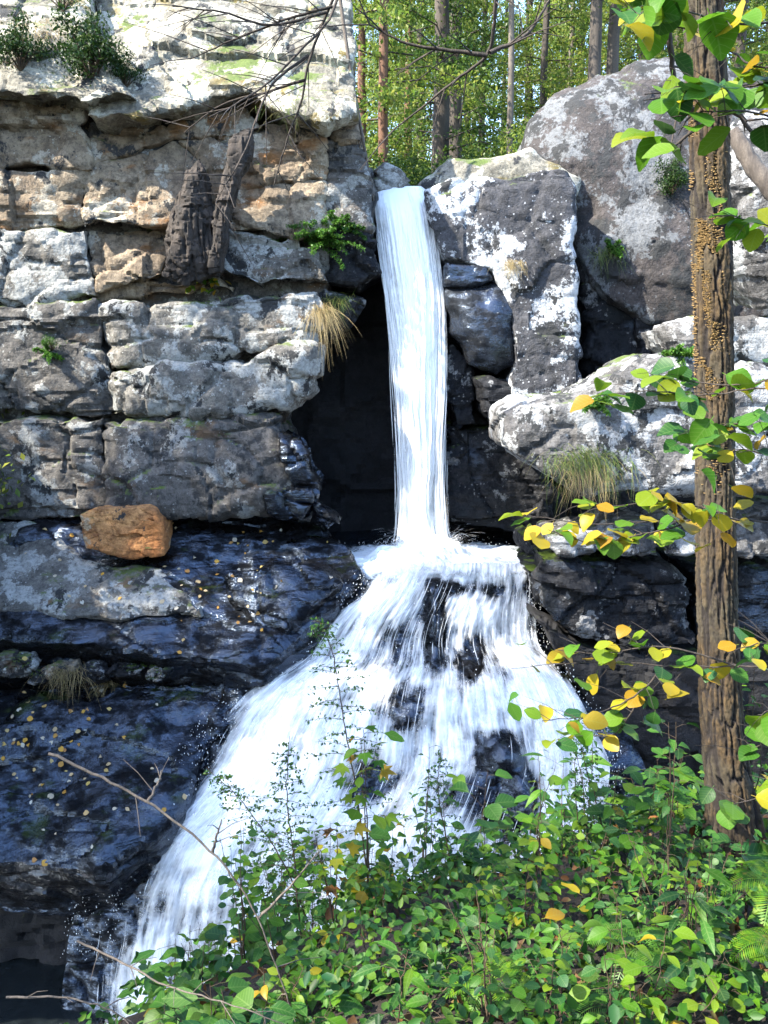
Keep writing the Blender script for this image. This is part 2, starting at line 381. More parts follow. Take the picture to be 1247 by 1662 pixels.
boulder('stone_slab', 'blocky pale slab immediately left of the trunk under the big slab',
        [(1078, 850), (1140, 838), (1145, 906), (1085, 904)], 12.75, 'slab', 86, 'slab', bulge=.12, thick=1.5, vox=.04, amp=(.05, .04, .015))
boulder('stone_slab', 'grey slab at the right edge under the big slab, right of the trunk',
        [(1150, 832), (1330, 820), (1330, 908), (1152, 904)], 12.7, 'slab', 87, 'slab', bulge=.12, thick=1.5, amp=(.05, .04, .015))
boulder('rock', 'rust-orange block of stone lying on the left ledge',
        [(130, 836), (160, 828), (235, 826), (250, 832), (263, 856), (262, 900), (215, 908), (140, 892), (134, 870)], 14.35, 'orange', 88, 'rock', bed=.15, bulge=.05, thick=.75, vox=.022, amp=(.02, .04, .010), cell=(.45, .45, .2), b=.2, e=12, wig=2, crack=.02)
# ledges at the left, washed by spray
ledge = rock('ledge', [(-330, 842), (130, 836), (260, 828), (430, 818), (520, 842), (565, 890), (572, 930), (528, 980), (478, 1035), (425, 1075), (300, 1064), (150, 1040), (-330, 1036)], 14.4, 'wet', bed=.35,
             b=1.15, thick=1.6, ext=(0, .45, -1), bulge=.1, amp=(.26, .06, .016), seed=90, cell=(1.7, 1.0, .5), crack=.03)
tag(ledge, kind='structure')
rock('rock_block', [(-330, 850), (60, 845), (140, 900), (235, 915), (330, 990), (180, 1005), (60, 990), (-330, 1000)], 14.25, 'pale', ledge, b=1.1, thick=.7, ext=(0, .45, -1), bulge=.1, amp=(.12, .05, .02), seed=91)
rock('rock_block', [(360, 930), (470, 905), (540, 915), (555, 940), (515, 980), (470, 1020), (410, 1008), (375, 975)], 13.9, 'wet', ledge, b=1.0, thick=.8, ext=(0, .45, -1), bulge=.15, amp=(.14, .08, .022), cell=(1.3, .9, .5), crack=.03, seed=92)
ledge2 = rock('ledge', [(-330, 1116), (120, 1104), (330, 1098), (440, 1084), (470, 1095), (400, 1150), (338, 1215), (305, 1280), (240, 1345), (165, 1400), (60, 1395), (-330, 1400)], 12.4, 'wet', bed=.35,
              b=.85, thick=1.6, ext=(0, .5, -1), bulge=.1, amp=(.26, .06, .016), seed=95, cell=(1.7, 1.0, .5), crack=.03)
tag(ledge2, kind='structure')
rock('rock_block', [(-330, 1030), (160, 1036), (310, 1062), (440, 1075), (520, 1020), (560, 1010), (480, 1110), (330, 1112), (120, 1120), (-330, 1130)], 14.3, 'cave', ledge, thick=1.5, amp=(.1, .1, .02), seed=97)
for k, (x, y, w, h, m) in enumerate([(20, 1083, 38, 24, 'pale'), (98, 1090, 30, 18, 'tan'), (150, 1092, 26, 15, 'dark'), (205, 1088, 32, 12, 'dark'), (62, 1100, 20, 12, 'dark'), (258, 1092, 24, 10, 'dark')]):
    t = np.linspace(0, 2 * math.pi, 9)[:-1] + k
    tag(rock('loose_stone', [(x + w * math.cos(q), y + h * math.sin(q)) for q in t], 13.2, m, seed=100 + k, bed=0, bulge=.15, thick=.3, vox=.03, amp=(.04, .04, .01), cell=(.3, .3, .2)),
        ['pale rounded loose stone at the left picture edge below the wet ledge', 'brown loose stone half under dry grass between the two ledges', 'dark flat loose stone in the middle of the rubble between the ledges',
         'wide dark loose stone right of the dry grass between the ledges', 'small dark loose stone next to the pale rounded one', 'rightmost flat dark loose stone in the rubble line between the ledges'][k], 'stone', 'loose stones between the ledges')
lowface = rock('rock_face', [(-330, 1392), (200, 1396), (215, 1450), (190, 1600), (170, 1760), (-330, 1760)], 12.2, 'cave', thick=1.6, vox=.08, amp=(.1, .16, .03), cell=(2.5, 1, .3), seed=98)
tag(lowface, kind='structure')
# unseen run of the cliff beyond the left edge, added to shade the ravine
side = rock('cliff', [(-1150, 640), (-520, 680), (-480, 800), (-470, 1400), (-1150, 1400)], 9.5, 'grey', thick=8, vox=.3, amp=(.6, .4, .05), cell=(2, 2, 1), seed=99, bulge=.6)
tag(side, kind='structure')
# ------------------------------------------------------------------ water
def water_mat(name, us, vs_, k=5.0, alpha_max=1.0, colr=(.95, .96, .96), turb=.3, bmp=.3):
    s = NT(name)
    uv = s.new('ShaderNodeUVMap', uv_map='flow').outputs[0]
    wob = s.new('ShaderNodeVectorMath', operation='ADD'); s.l.new(uv, wob.inputs[0])
    wn_ = s.new('ShaderNodeTexNoise'); s.l.new(s.vec((2.2, 1.3, 1), (0, 0, 0), uv), wn_.inputs['Vector']); wn_.inputs['Scale'].default_value = 1; wn_.inputs['Detail'].default_value = 3
    sc = s.new('ShaderNodeVectorMath', operation='SCALE'); sc.inputs['Scale'].default_value = .10; s.l.new(wn_.outputs['Color'], sc.inputs[0]); s.l.new(sc.outputs[0], wob.inputs[1])
    q = wob.outputs[0]
    n1 = s.noise(1, 5, .7, s.vec((us, vs_, 1), (0, 0, 0), q))
    n2 = s.noise(1, 3, .6, s.vec((us * 4, vs_ * 2.6, 1), (3, 1, 0), q))
    n3 = s.noise(1, 4, .7, s.vec((us * .28, us * .16, 1), (7, 2, 0), q))
    n = s.math('ADD', s.math('MULTIPLY', n1, .42), s.math('ADD', s.math('MULTIPLY', n2, .30), s.math('MULTIPLY', n3, turb)))
    at_ = s.new('ShaderNodeAttribute', attribute_name='cover').outputs['Fac']
    al = s.math('MULTIPLY', s.math('ADD', s.math('SUBTRACT', n, .5 * (.72 + turb)), s.math('SUBTRACT', at_, .5)), k)
    al = s.math('MINIMUM', s.math('MAXIMUM', al, 0), alpha_max)
    s.set(Base_Color=colr, Roughness=.5, Normal=s.bump(n, bmp, .05))
    s.b.inputs['Specular IOR Level'].default_value = .25
    tr = s.new('ShaderNodeBsdfTranslucent'); s.put(tr.inputs[0], colr)
    mx = s.new('ShaderNodeMixShader'); mx.inputs[0].default_value = .10
    s.l.new(s.b.outputs[0], mx.inputs[1]); s.l.new(tr.outputs[0], mx.inputs[2])
    tp = s.new('ShaderNodeBsdfTransparent'); m2 = s.new('ShaderNodeMixShader')
    s.put(m2.inputs[0], al); s.l.new(tp.outputs[0], m2.inputs[1]); s.l.new(mx.outputs[0], m2.inputs[2])
    s.l.new(m2.outputs[0], s.out.inputs[0])
    return s.m
M['fall'] = water_mat('falling_white_water', 9, .8, k=2.2, turb=.8, bmp=.15)
M['casc'] = water_mat('cascading_white_water', 9, .9, k=2.6, turb=.8, bmp=.35)
M['strand'] = water_mat('thin_water_threads', 60, 1.2, k=2.5, alpha_max=.6, turb=.2)
def solid_white(name):
    s = NT(name); s.set(Base_Color=(.95, .96, .96), Roughness=.5, Normal=s.bump(s.noise(9, 6, .7), .7, .06))
    tr = s.new('ShaderNodeBsdfTranslucent'); s.put(tr.inputs[0], (.95, .96, .96))
    mx = s.new('ShaderNodeMixShader'); mx.inputs[0].default_value = .25
    s.l.new(s.b.outputs[0], mx.inputs[1]); s.l.new(tr.outputs[0], mx.inputs[2]); s.l.new(mx.outputs[0], s.out.inputs[0])
    return s.m
M['foam'] = solid_white('white_foam')
R_ = np.random.RandomState(4)

def interp(rows, y, k):
    "smooth curve through a table"
    Y0, Y1 = rows[0][0], rows[-1][0]
    g_ = np.linspace(Y0, Y1, 400); t_ = np.interp(g_, [r[0] for r in rows], [r[k] for r in rows])
    ker = np.exp(-(np.arange(-24, 25) / 9.0) ** 2); ker /= ker.sum()
    t_ = np.convolve(np.concatenate([2 * t_[0] - t_[24:0:-1], t_, 2 * t_[-1] - t_[-2:-26:-1]]), ker, 'valid')
    return np.interp(y, g_, t_)
# tall plunge
PR = [(300, 604, 690, 17.5), (318, 604, 694, 17.05), (330, 606, 699, 16.75), (350, 608, 704, 16.62), (420, 617, 713, 16.5), (500, 629, 721, 16.42), (560, 638, 720, 16.38), (640, 645, 718, 16.32), (700, 650, 714, 16.28), (800, 656, 711, 16.22), (860, 656, 713, 16.18), (895, 652, 722, 16.15)]
def fall_layer(grow, dy, cov0, seed):
    nu, nv = 150, 260
    v = np.linspace(0, 1, nv); py = 302 + (893 - 302) * v
    L = interp(PR, py, 1); Rr = interp(PR, py, 2); Y = interp(PR, py, 3)
    u = np.linspace(0, 1, nu)
    mid = (L + Rr) / 2; hw = (Rr - L) / 2 * grow
    sn = np.stack([v * 14, v * 0 + seed, v * 0], -1); hw = hw * (1 + .05 * fbm(sn, 3, seed + 60) * np.clip(v * 3, 0, 1)); mid = mid + 2.2 * fbm(sn * .6 + 9, 3, seed + 70) * np.clip(v * 2, 0, 1)
    px = mid[:, None] + hw[:, None] * (2 * u - 1)[None]
    q = np.stack([np.broadcast_to(u * 26, px.shape), np.broadcast_to((v * 5)[:, None], px.shape), np.full(px.shape, seed * 3.1)], -1).reshape(-1, 3)
    rid = fbm(q, 4, seed, .6).reshape(px.shape)
    edge = 1 - np.abs(2 * u - 1) ** 2.5
    YY = Y[:, None] - .26 * edge[None] * grow + dy - .03 * rid * np.minimum(1, v * 6)[:, None]
    V = at_n(px, np.broadcast_to(py[:, None], px.shape), YY)
    cov = cov0 + .45 * (1 - np.abs(2 * u - 1)[None] ** 3) + .10 * fbm(q * np.array([.35, .6, 1]), 3, seed + 5).reshape(px.shape)
    cov = cov - .25 * np.clip((v - .55) / .45, 0, 1)[:, None] * np.abs(2 * u - 1)[None] ** 2
    uv = np.stack([np.broadcast_to(u * 1.1, px.shape), np.broadcast_to((v * 6.5)[:, None], px.shape)], -1)
    return V, uv, cov
wf = empty('waterfall', at(660, 880, 16.2)); wf['kind'] = 'structure'
def under(o, p):
    o.parent = p; o.matrix_parent_inverse = Matrix.Translation(p.location).inverted(); return o
for (g, dy, c0, sd_, nm) in ((.95, .04, 1.2, 1, 'falling_sheet'), (1.0, -.05, .62, 2, 'falling_sheet'), (1.05, .02, .05, 3, 'falling_sheet')):
    V, uv, cov = fall_layer(g, dy, c0, sd_)
    under(link(nm, grid_mesh(nm, V, uv, {'cover': cov}), M['fall']), wf)

def ribbons(name, paths, widths, mat, cover):
    "flat threads of water along given paths, each (n,3)"
    vs_, qs, uvs, cv = [], [], [], []; base = 0
    for i, (p, w, c) in enumerate(zip(paths, widths, cover)):
        n = len(p); side_ = np.array([1., 0, 0])
        tt = np.sin(np.linspace(.08, math.pi - .05, n))[:, None]
        a_ = p - side_ * w * tt / 2; b_ = p + side_ * w * tt / 2; m_ = p - np.array([0, .4, 0]) * w * tt
        vs_.append(np.stack([a_, m_, b_], 1).reshape(-1, 3))
        k = np.arange(n - 1)[:, None] * 3 + base
        qs.append(np.concatenate([k + np.array([[0, 3, 4, 1]]), k + np.array([[1, 4, 5, 2]])]))
        ln = np.linspace(0, 1, n) * np.linalg.norm(p[-1] - p[0])
        uvs.append(np.stack([np.stack([np.full(n, i * .37 + s * w), ln + i * 1.3], -1) for s in (0, .5, 1)], 1).reshape(-1, 2))
        cv.append(np.repeat(c * np.sin(np.linspace(.15, math.pi - .1, n)) ** .5, 3)); base += 3 * n
    return link(name, raw_mesh(name, np.concatenate(vs_), np.concatenate(qs), np.concatenate(uvs), {'cover': np.concatenate(cv)}), mat)
pa, wd, cv = [], [], []
for i in range(1300):
    y0 = 330 + 520 * R_.uniform(0, 1) ** .7; ln = R_.uniform(60, 190) * (.5 + y0 / 900)
    py = np.linspace(y0, min(900, y0 + ln), 14); s = R_.choice([-1, 1], p=[.4, .6])
    uu = s * (R_.uniform(.72, 1.02) + abs(R_.normal(0, .22)) * np.clip((py - 420) / 420, 0, 1))
    L = interp(PR, py, 1); Rr = interp(PR, py, 2)
    px = (L + Rr) / 2 + (Rr - L) / 2 * uu
    pa.append(at_n(px, py, interp(PR, py, 3) + R_.uniform(-.25, .1))); wd.append(R_.uniform(.006, .022)); cv.append(R_.uniform(.5, .95))
o = ribbons('water_threads', pa, wd, M['strand'], cv); o['kind'] = 'stuff'; under(o, wf)

# cascade: rock under it, sheet over it, threads
CR = [(896, 598, 866, 15.2), (915, 596, 866, 14.75), (930, 592, 868, 14.40), (945, 584, 868, 14.22), (965, 566, 869, 14.1), (1000, 525, 869, 13.95), (1050, 492, 872, 13.75), (1075, 475, 898, 13.5), (1100, 425, 922, 13.05), (1140, 385, 945, 12.75),
      (1190, 345, 970, 12.45), (1240, 318, 992, 12.15), (1300, 275, 985, 11.85), (1370, 205, 970, 11.5), (1450, 165, 960, 11.2), (1560, 145, 950, 10.9), (1720, 130, 940, 10.5)]
BUMPS = [(708, 1010, 15, 60, .34, 1.0), (700, 952, 12, 22, .02, .3), (745, 955, 30, 16, .02, .35), (800, 958, 22, 14, .02, .3), (655, 1155, 45, 48, .03, .50), (815, 1225, 34, 36, .36, .75), (845, 1300, 24, 46, .36, .9), (790, 1300, 60, 40, .12, .5),
         (625, 925, 45, 14, .14, .55), (765, 1070, 18, 40, .0, .4), (840, 955, 25, 25, .05, .15), (640, 1040, 26, 40, .0, .3), (350, 1160, 22, 30, .06, .25), (190, 1400, 60, 60, .0, .45), (190, 1480, 70, 90, 0, .35), (320, 1500, 60, 60, 0, .15), (600, 1270, 40, 60, .0, .25), (560, 1110, 50, 12, -.1, -.3)]
def gsum(px, py, j):
    r = 0
    for bx, by, sx, sy, dp, dc in BUMPS: r = r + (dp, dc)[j] * np.exp(-((px - bx) / sx) ** 2 - ((py - by) / sy) ** 2)
    return r
def casc(u, py):
    L = interp(CR, py, 1); Rr = interp(CR, py, 2)
    px = L + (Rr - L) * u
    g_ = np.clip((py - 914) / 70, 0, 1); g_ = g_ * g_ * (3 - 2 * g_)
    arch = 9 * np.sin(u * 9 + 1.2) * np.exp(-((py - 950) / 22) ** 2)
    Y = interp(CR, py, 3) + g_ * (.38 * (2 * u - 1) ** 2 - .15)
    return px, py + arch, Y
nu, nv = 260, 330
pyv = np.linspace(910, 1715, nv); uu = np.linspace(0, 1, nu)
UU, PY = np.meshgrid(uu, pyv)
px, py, Y = casc(UU, PY)
# rock bed: wider than the water on both sides
UB, PB = np.meshgrid(np.linspace(-.05, 1.08, 230), np.linspace(914, 1720, 260))
bx_, by_, bY = casc(UB, PB)
B = at_n(bx_, by_, bY + .22 + .9 * np.clip(np.abs(UB - .46) - .54, 0, 1))
bf = B.reshape(-1, 3)
fo, fe = facets(bf / np.array([.8, .8, .5]) + .05 * fbm(bf * 2, 2)[:, None], 5)
dd = (.10 * fo + .06 * fbm(bf * 3, 4, 8) - .05 * np.clip(1 - fe / .1, 0, 1)).reshape(bx_.shape) + gsum(bx_, by_, 0)
B[..., 1] -= dd; B[..., 2] += dd * .35 - .22 * np.exp(-((PB - 914) / 22) ** 2)
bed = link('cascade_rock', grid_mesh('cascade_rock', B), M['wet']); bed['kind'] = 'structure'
zp = at(700, 915, 14.9).z
cs = empty('cascade', at(700, 1000, 13.8)); cs['kind'] = 'structure'
flow_len = np.concatenate([[0], np.cumsum(np.linalg.norm(np.diff(at_n(*[a[:, nu // 2] for a in (px, py, Y)]), axis=0), axis=1))])
def casc_layer(off, c0, seed, amp):
    q = np.stack([UU * 42, np.broadcast_to((flow_len * 1.1)[:, None], UU.shape), np.full(UU.shape, seed * 2.3)], -1).reshape(-1, 3)
    rid = fbm(q, 4, seed, .6).reshape(UU.shape)
    tur = fbm(np.stack([UU * 9, np.broadcast_to((flow_len * 1.6)[:, None], UU.shape), np.full(UU.shape, seed)], -1).reshape(-1, 3), 3, seed + 3).reshape(UU.shape)
    V = at_n(px, py, Y - off - amp * rid - .10 * tur)
    V[..., 2] += .4 * off * np.clip((PY - 906) / 20, .2, 1)
    ed = np.minimum(np.clip(UU / .09, 0, 1), np.clip((1 - UU) / .06, 0, 1))
    cov = c0 + .22 * np.clip(.45 - UU, 0, 1) * np.clip((PY - 960) / 60, 0, 1) * np.clip((1420 - PY) / 80, 0, 1) - gsum(px, py, 1) * 1.15 + .22 * np.clip((UU - .80) / .12, 0, 1) * np.clip((PY - 1010) / 60, 0, 1) + .16 * tur + .10 * rid - .45 * (1 - ed) - .6 * np.clip(1 - (PY - 910) / 6, 0, 1) + .35 * np.exp(-((PY - 924) / 14) ** 2)
    uv = np.stack([UU * 5.0, np.broadcast_to(flow_len[:, None], UU.shape)], -1)
    return V, uv, cov
for off, c0, sd_, am in ((.0, .80, 11, .03), (.07, .56, 12, .035), (.14, .43, 13, .04)):
    V, uv, cov = casc_layer(off, c0, sd_, am)
    under(link('water_sheet', grid_mesh('water_sheet', V, uv, {'cover': cov}), M['casc']), cs)
pa, wd, cv = [], [], []
for i in range(950):
    u0 = R_.uniform(.01, .99); y0 = R_.uniform(915, 1600); ln = R_.uniform(25, 110)
    p_ = np.linspace(y0, y0 + ln, 9)
    x, y, d = casc(np.clip(u0 + np.linspace(0, R_.normal(0, .004), 9), -.03, 1.02), p_)
    if gsum(x[4], y[4], 1) > R_.uniform(.25, .9): continue
    h = R_.uniform(.02, .16)
    p = at_n(x, y, d - h - .05 * np.sin(np.linspace(0, math.pi, 9))); p[:, 2] += .3 * h
    pa.append(p); wd.append(R_.uniform(.005, .016)); cv.append(R_.uniform(.45, .9))
o = ribbons('water_threads', pa, wd, M['strand'], cv); o['kind'] = 'stuff'; under(o, cs)

# pool at the foot of the plunge
def pool_mat():
    s = NT('pool_water')
    n = s.noise(1.0, 5, .6, s.vec((3, 7, 1)), .6); n2 = s.noise(8, 4, .6, s.vec((1, 2.5, 1)))
    at_ = s.new('ShaderNodeAttribute', attribute_name='cover').outputs['Fac']
    f = s.step(s.math('ADD', s.math('ADD', s.math('MULTIPLY', n, .6), s.math('MULTIPLY', n2, .3)), at_), .72, .98)
    s.set(Base_Color=s.mix(f, (.008, .012, .016), (.86, .92, .96)), Roughness=s.math('ADD', .08, s.math('MULTIPLY', f, .45)), Normal=s.bump(s.math('ADD', n, s.math('MULTIPLY', n2, .5)), .6, .12))
    s.b.inputs['Specular IOR Level'].default_value = .6
    return s.m
M['pool'] = pool_mat()
fx_ = at_n(px[0], py[0], Y[0]); xs_ = np.linspace(-1.6, 3.6, 200)
i9 = np.argmin(np.abs(pyv - 918)); fx_ = at_n(px[i9], py[i9], Y[i9]); fy_ = np.interp(xs_, fx_[:, 0], fx_[:, 1])   # the pool ends where the cascade begins
gx = np.broadcast_to(xs_, (150, 200)); gy = fy_[None] + (19 - fy_)[None] * np.linspace(0, 1, 150)[:, None] ** 1.3
c0 = at(693, 880, 16.15)
r = np.hypot((gx - c0.x) / 1.25, (gy - c0.y + .55) / 1.0)
q = np.stack([gx * 3, gy * 3, gx * 0], -1).reshape(-1, 3)
nz = fbm(q, 4, 3, .6).reshape(gx.shape)
hh = .34 * np.exp(-(r / .62) ** 2) + .10 * nz * np.exp(-(r / 1.3) ** 2) + .015 * nz
Vp = np.stack([gx, gy, zp - .05 + hh - .35 * np.exp(-((gy - fy_[None]) / .10) ** 2)], -1)
pool = link('pool', grid_mesh('pool', Vp, None, {'cover': 1.0 * np.exp(-(np.hypot((gx - c0.x - .15) / 2.0, (gy - c0.y + .45) / 1.35)) ** 2)}), M['pool']); pool['kind'] = 'structure'
# splash: leaping threads and drops round the foot of the plunge
pa, wd, cv = [], [], []
for i in range(900):
    an = R_.uniform(0, 2 * math.pi); v = R_.uniform(.4, 1.5); up = R_.uniform(.4, 1.9)
    t0 = R_.uniform(0, .25); t = np.linspace(t0, t0 + R_.uniform(.05, .16), 6)
    x = c0.x + math.cos(an) * (.35 + v * t * 1.6); y = c0.y - .15 + math.sin(an) * (.3 + v * t * 1.3); z = zp + .05 + up * t * 1.5 - 4.9 * t * t
    m = z > zp - .05
    p = np.stack([x, y, np.maximum(z, zp - .05)], -1)
    pa.append(p); wd.append(R_.uniform(.004, .014)); cv.append(R_.uniform(.5, .9))
o = ribbons('splash', pa, wd, M['strand'], cv)
# flying drops round the foot of the fall and along the cascade
dr = []
for i in range(1500):
    an = R_.uniform(0, 2 * math.pi); q = abs(R_.normal(0, .55)); dr.append((c0.x + math.cos(an) * q * 1.2, c0.y - .2 + math.sin(an) * q, zp + abs(R_.normal(0, .22)) * math.exp(-q), R_.uniform(.003, .009)))
for i in range(2600):
    u0 = R_.choice([R_.uniform(-.06, .05), R_.uniform(.96, 1.04), R_.uniform(0, 1)]); y0 = R_.uniform(930, 1560)
    x, y, d = casc(np.array(u0), np.array(y0)); p = at_n(x, y, d - abs(R_.normal(0, .14)) - .03); dr.append((p[0], p[1], p[2] + R_.uniform(0, .12), R_.uniform(.003, .010)))
dr = np.array(dr); oc = np.array([(1, 0, 0), (-1, 0, 0), (0, 1, 0), (0, -1, 0), (0, 0, 1.8), (0, 0, -1.8)])
tv = (dr[:, None, :3] + oc[None] * dr[:, None, 3:]).reshape(-1, 3)
tf = np.array([(0, 2, 4), (2, 1, 4), (1, 3, 4), (3, 0, 4), (2, 0, 5), (1, 2, 5), (3, 1, 5), (0, 3, 5)])
dp_ = link('spray_drops', raw_mesh('spray_drops', tv, (tf[None] + 6 * np.arange(len(dr))[:, None, None]).reshape(-1, 3)), M['foam']); dp_['kind'] = 'stuff'; under(dp_, wf); o['kind'] = 'stuff'; under(o, wf)

# ------------------------------------------------------------------ ground, bank, stream, forest floor
def earth_mat(name, c1, c2, c3):
    s = NT(name); n = s.noise(3, 6, .65); n2 = s.noise(20, 6, .7)
    c = s.mix(s.step(n, .35, .65), c1, c2); c = s.mix(s.step(n2, .5, .7), c, c3)
    s.set(Base_Color=c, Roughness=.95, Normal=s.bump(n2, .8, .05)); return s.m
M['earth'] = earth_mat('leaf_mould', (.010, .007, .004), (.018, .012, .007), (.03, .018, .010))
M['forest_floor'] = earth_mat('forest_floor', (.05, .055, .02), (.10, .085, .035), (.13, .12, .04))
g = link('ground', mesh('ground', [(-1200, -1200, -8.2), (1200, -1200, -8.2), (1200, 1200, -8.2), (-1200, 1200, -8.2)], [(0, 1, 2, 3)]), M['earth']); g['kind'] = 'structure'
s_ = NT('stream_water'); s_.set(Base_Color=s_.mix(s_.step(s_.noise(1.2, 5, .6), .66, .85), (.012, .016, .018), (.6, .68, .72)), Roughness=.15, Normal=s_.bump(s_.noise(3, 4), .5, .1)); M['stream'] = s_.m
gx, gy = np.meshgrid(np.linspace(-14, 12, 60), np.linspace(6, 13, 30))
st = link('stream', grid_mesh('stream', np.stack([gx, gy, np.full(gx.shape, -7.7)], -1)), M['stream']); st['kind'] = 'structure'
def bank_z(x, y):
    z = -.285 * np.clip(y, -3, 99) - .34 * np.clip(-x, 0, 9) + .16 * np.clip(x - .8, 0, 9)
    edge = 4.2 + .55 * x
    z = z - .95 * np.clip(y - edge, 0, 9) - .5 * np.clip(-1.2 - x, 0, 9)
    return np.maximum(z, -8.4)
gx, gy = np.meshgrid(np.linspace(-14, 16, 240), np.linspace(-14, 10.2, 200))
bz = bank_z(gx, gy) + .05 * fbm(np.stack([gx * 2, gy * 2, gx * 0], -1).reshape(-1, 3), 4, 4).reshape(gx.shape)
bank = link('bank', grid_mesh('bank', np.stack([gx, gy, bz], -1)), M['earth']); bank['kind'] = 'structure'
def hill_z(x, y):
    z = 4.9 + .10 * (y - 18) + .9 * np.clip((np.abs(x - .6) - 1.2) / 2.5, 0, 1) + .06 * np.clip(y - 26, 0, 80)
    return z + np.where(x > 4, (x - 4) * .12, 0) + np.where(x < -2, np.clip(-2 - x, 0, 6) * .55, 0)
gx, gy = np.meshgrid(np.linspace(-60, 60, 200), np.concatenate([np.linspace(17.6, 30, 80), np.linspace(31, 150, 60)]))
hz = hill_z(gx, gy) + .18 * fbm(np.stack([gx * .8, gy * .8, gx * 0], -1).reshape(-1, 3), 4, 14).reshape(gx.shape)
hill = link('forest_floor', grid_mesh('forest_floor', np.stack([gx, gy, hz], -1)), M['forest_floor']); hill['kind'] = 'structure'
# ------------------------------------------------------------------ vegetation: helpers
rnd = random.Random(7)
dg0 = bpy.context.evaluated_depsgraph_get(); dg0.update()
def hit(px, py):
    d = at(px, py, 10) - Vector((0, 0, CZ)); d.normalize()
    ok, loc, nor, _, ob, _ = scn.ray_cast(dg0, Vector((0, 0, CZ)), d)
    if nor.dot(d) > 0: nor = -nor
    return loc.copy(), nor.copy(), ob
def leaf_mat(name, pal, trans=.4, rough=.45):
    s = NT(name)
    oi = s.new('ShaderNodeObjectInfo').outputs['Random']; ri = s.new('ShaderNodeNewGeometry').outputs['Random Per Island']
    r = s.math('FRACT', s.math('ADD', s.math('MULTIPLY', oi, 3.7), s.math('MULTIPLY', ri, 7.3)))
    cr = s.new('ShaderNodeValToRGB'); cr.color_ramp.interpolation = 'LINEAR'
    e = cr.color_ramp.elements
    while len(e) < len(pal): e.new(.5)
    for k, c in enumerate(pal): e[k].position = k / (len(pal) - 1); e[k].color = (*c, 1)
    s.l.new(r, cr.inputs[0]); c = cr.outputs[0]
    n = s.noise(30, 3, .6)
    c2 = s.mix(s.math('MULTIPLY', s.step(n, .55, .75), .35), c, tuple(x * .5 for x in pal[0]))
    xyz = s.new('ShaderNodeSeparateXYZ'); s.l.new(s.co, xyz.inputs[0])
    ay = s.math('ABSOLUTE', xyz.outputs[1])
    vein = s.math('ABSOLUTE', s.math('SUBTRACT', s.math('FRACT', s.math('MULTIPLY', s.math('SUBTRACT', xyz.outputs[0], s.math('MULTIPLY', ay, .8)), 6.5)), .5))
    vn = s.math('MAXIMUM', s.math('SUBTRACT', 1, s.step(vein, .02, .10)), s.math('SUBTRACT', 1, s.step(ay, .008, .03)))
    c2 = s.mix(s.math('MULTIPLY', vn, .35), c2, s.mix(.5, c, (.22, .30, .10)))
    s.set(Base_Color=c2, Roughness=rough); s.b.inputs['Specular IOR Level'].default_value = .25
    tr = s.new('ShaderNodeBsdfTranslucent'); s.l.new(c2, tr.inputs[0])
    mx = s.new('ShaderNodeMixShader'); mx.inputs[0].default_value = trans
    s.l.new(s.b.outputs[0], mx.inputs[1]); s.l.new(tr.outputs[0], mx.inputs[2]); s.l.new(mx.outputs[0], s.out.inputs[0])
    return s.m
def bark_mat(name, c1, c2, scale=(14, 14, 2.5)):
    s = NT(name); n = s.noise(1, 5, .65, s.vec(scale)); n2 = s.noise(40, 3, .6)
    s.set(Base_Color=s.mix(s.step(n, .35, .65), c1, s.mix(s.step(n2, .4, .7), c2, tuple(x * .6 for x in c2))), Roughness=.9, Normal=s.bump(n, .8, .03)); return s.m
L = {
 'green': leaf_mat('green_leaf', [(.008, .034, .006), (.015, .064, .008), (.034, .105, .009), (.011, .056, .017), (.07, .135, .010)], .3, .5),
 'lime': leaf_mat('lime_leaf', [(.035, .115, .007), (.065, .165, .008), (.12, .19, .009)], .45, .5),
 'autumn': leaf_mat('turning_leaf', [(.05, .14, .010), (.10, .18, .010), (.17, .21, .010), (.30, .24, .012), (.24, .13, .01)], .45),
 'yellow': leaf_mat('yellow_leaf', [(.33, .25, .012), (.38, .29, .02), (.28, .15, .01), (.16, .20, .012)], .45),
 'dead': leaf_mat('dead_leaf', [(.03, .015, .007), (.06, .03, .012), (.10, .05, .018), (.16, .06, .012)], .15, .7),
 'pale_dead': leaf_mat('pale_fallen_leaf', [(.50, .36, .10), (.42, .30, .16), (.50, .48, .42), (.55, .30, .04), (.30, .14, .05)], .2, .5),
 'forest': leaf_mat('forest_leaf', [(.07, .13, .02), (.13, .20, .025), (.24, .25, .05), (.07, .15, .03)], .55),
 'forest_dark': leaf_mat('forest_dark_leaf', [(.03, .07, .012), (.05, .10, .015), (.09, .14, .02)], .4),
 'needle': leaf_mat('needle_leaf', [(.018, .06, .01), (.035, .10, .012), (.06, .14, .016)], .35),
 'dark': leaf_mat('dark_leaf', [(.008, .025, .005), (.016, .042, .007), (.03, .06, .01)], .3),
 'dry': leaf_mat('dry_grass', [(.22, .16, .08), (.32, .25, .13), (.16, .13, .05)], .3),
 'grass': leaf_mat('grass_blade', [(.06, .10, .02), (.10, .15, .03), (.18, .16, .06)], .35),
 'fern': leaf_mat('fern_leaf', [(.03, .10, .012), (.05, .14, .016), (.08, .16, .02)], .4),
}
M['twig'] = bark_mat('dark_twig', (.02, .015, .012), (.05, .038, .03))
M['grey_twig'] = bark_mat('grey_twig', (.055, .044, .036), (.11, .09, .072))
M['stem'] = bark_mat('brown_stem', (.035, .022, .012), (.07, .045, .022))
M['trunk_far'] = bark_mat('far_trunk', (.03, .024, .019), (.07, .056, .044), (5, 5, .8))
M['trunk_red'] = bark_mat('red_trunk', (.09, .045, .025), (.16, .08, .045), (5, 5, .8))
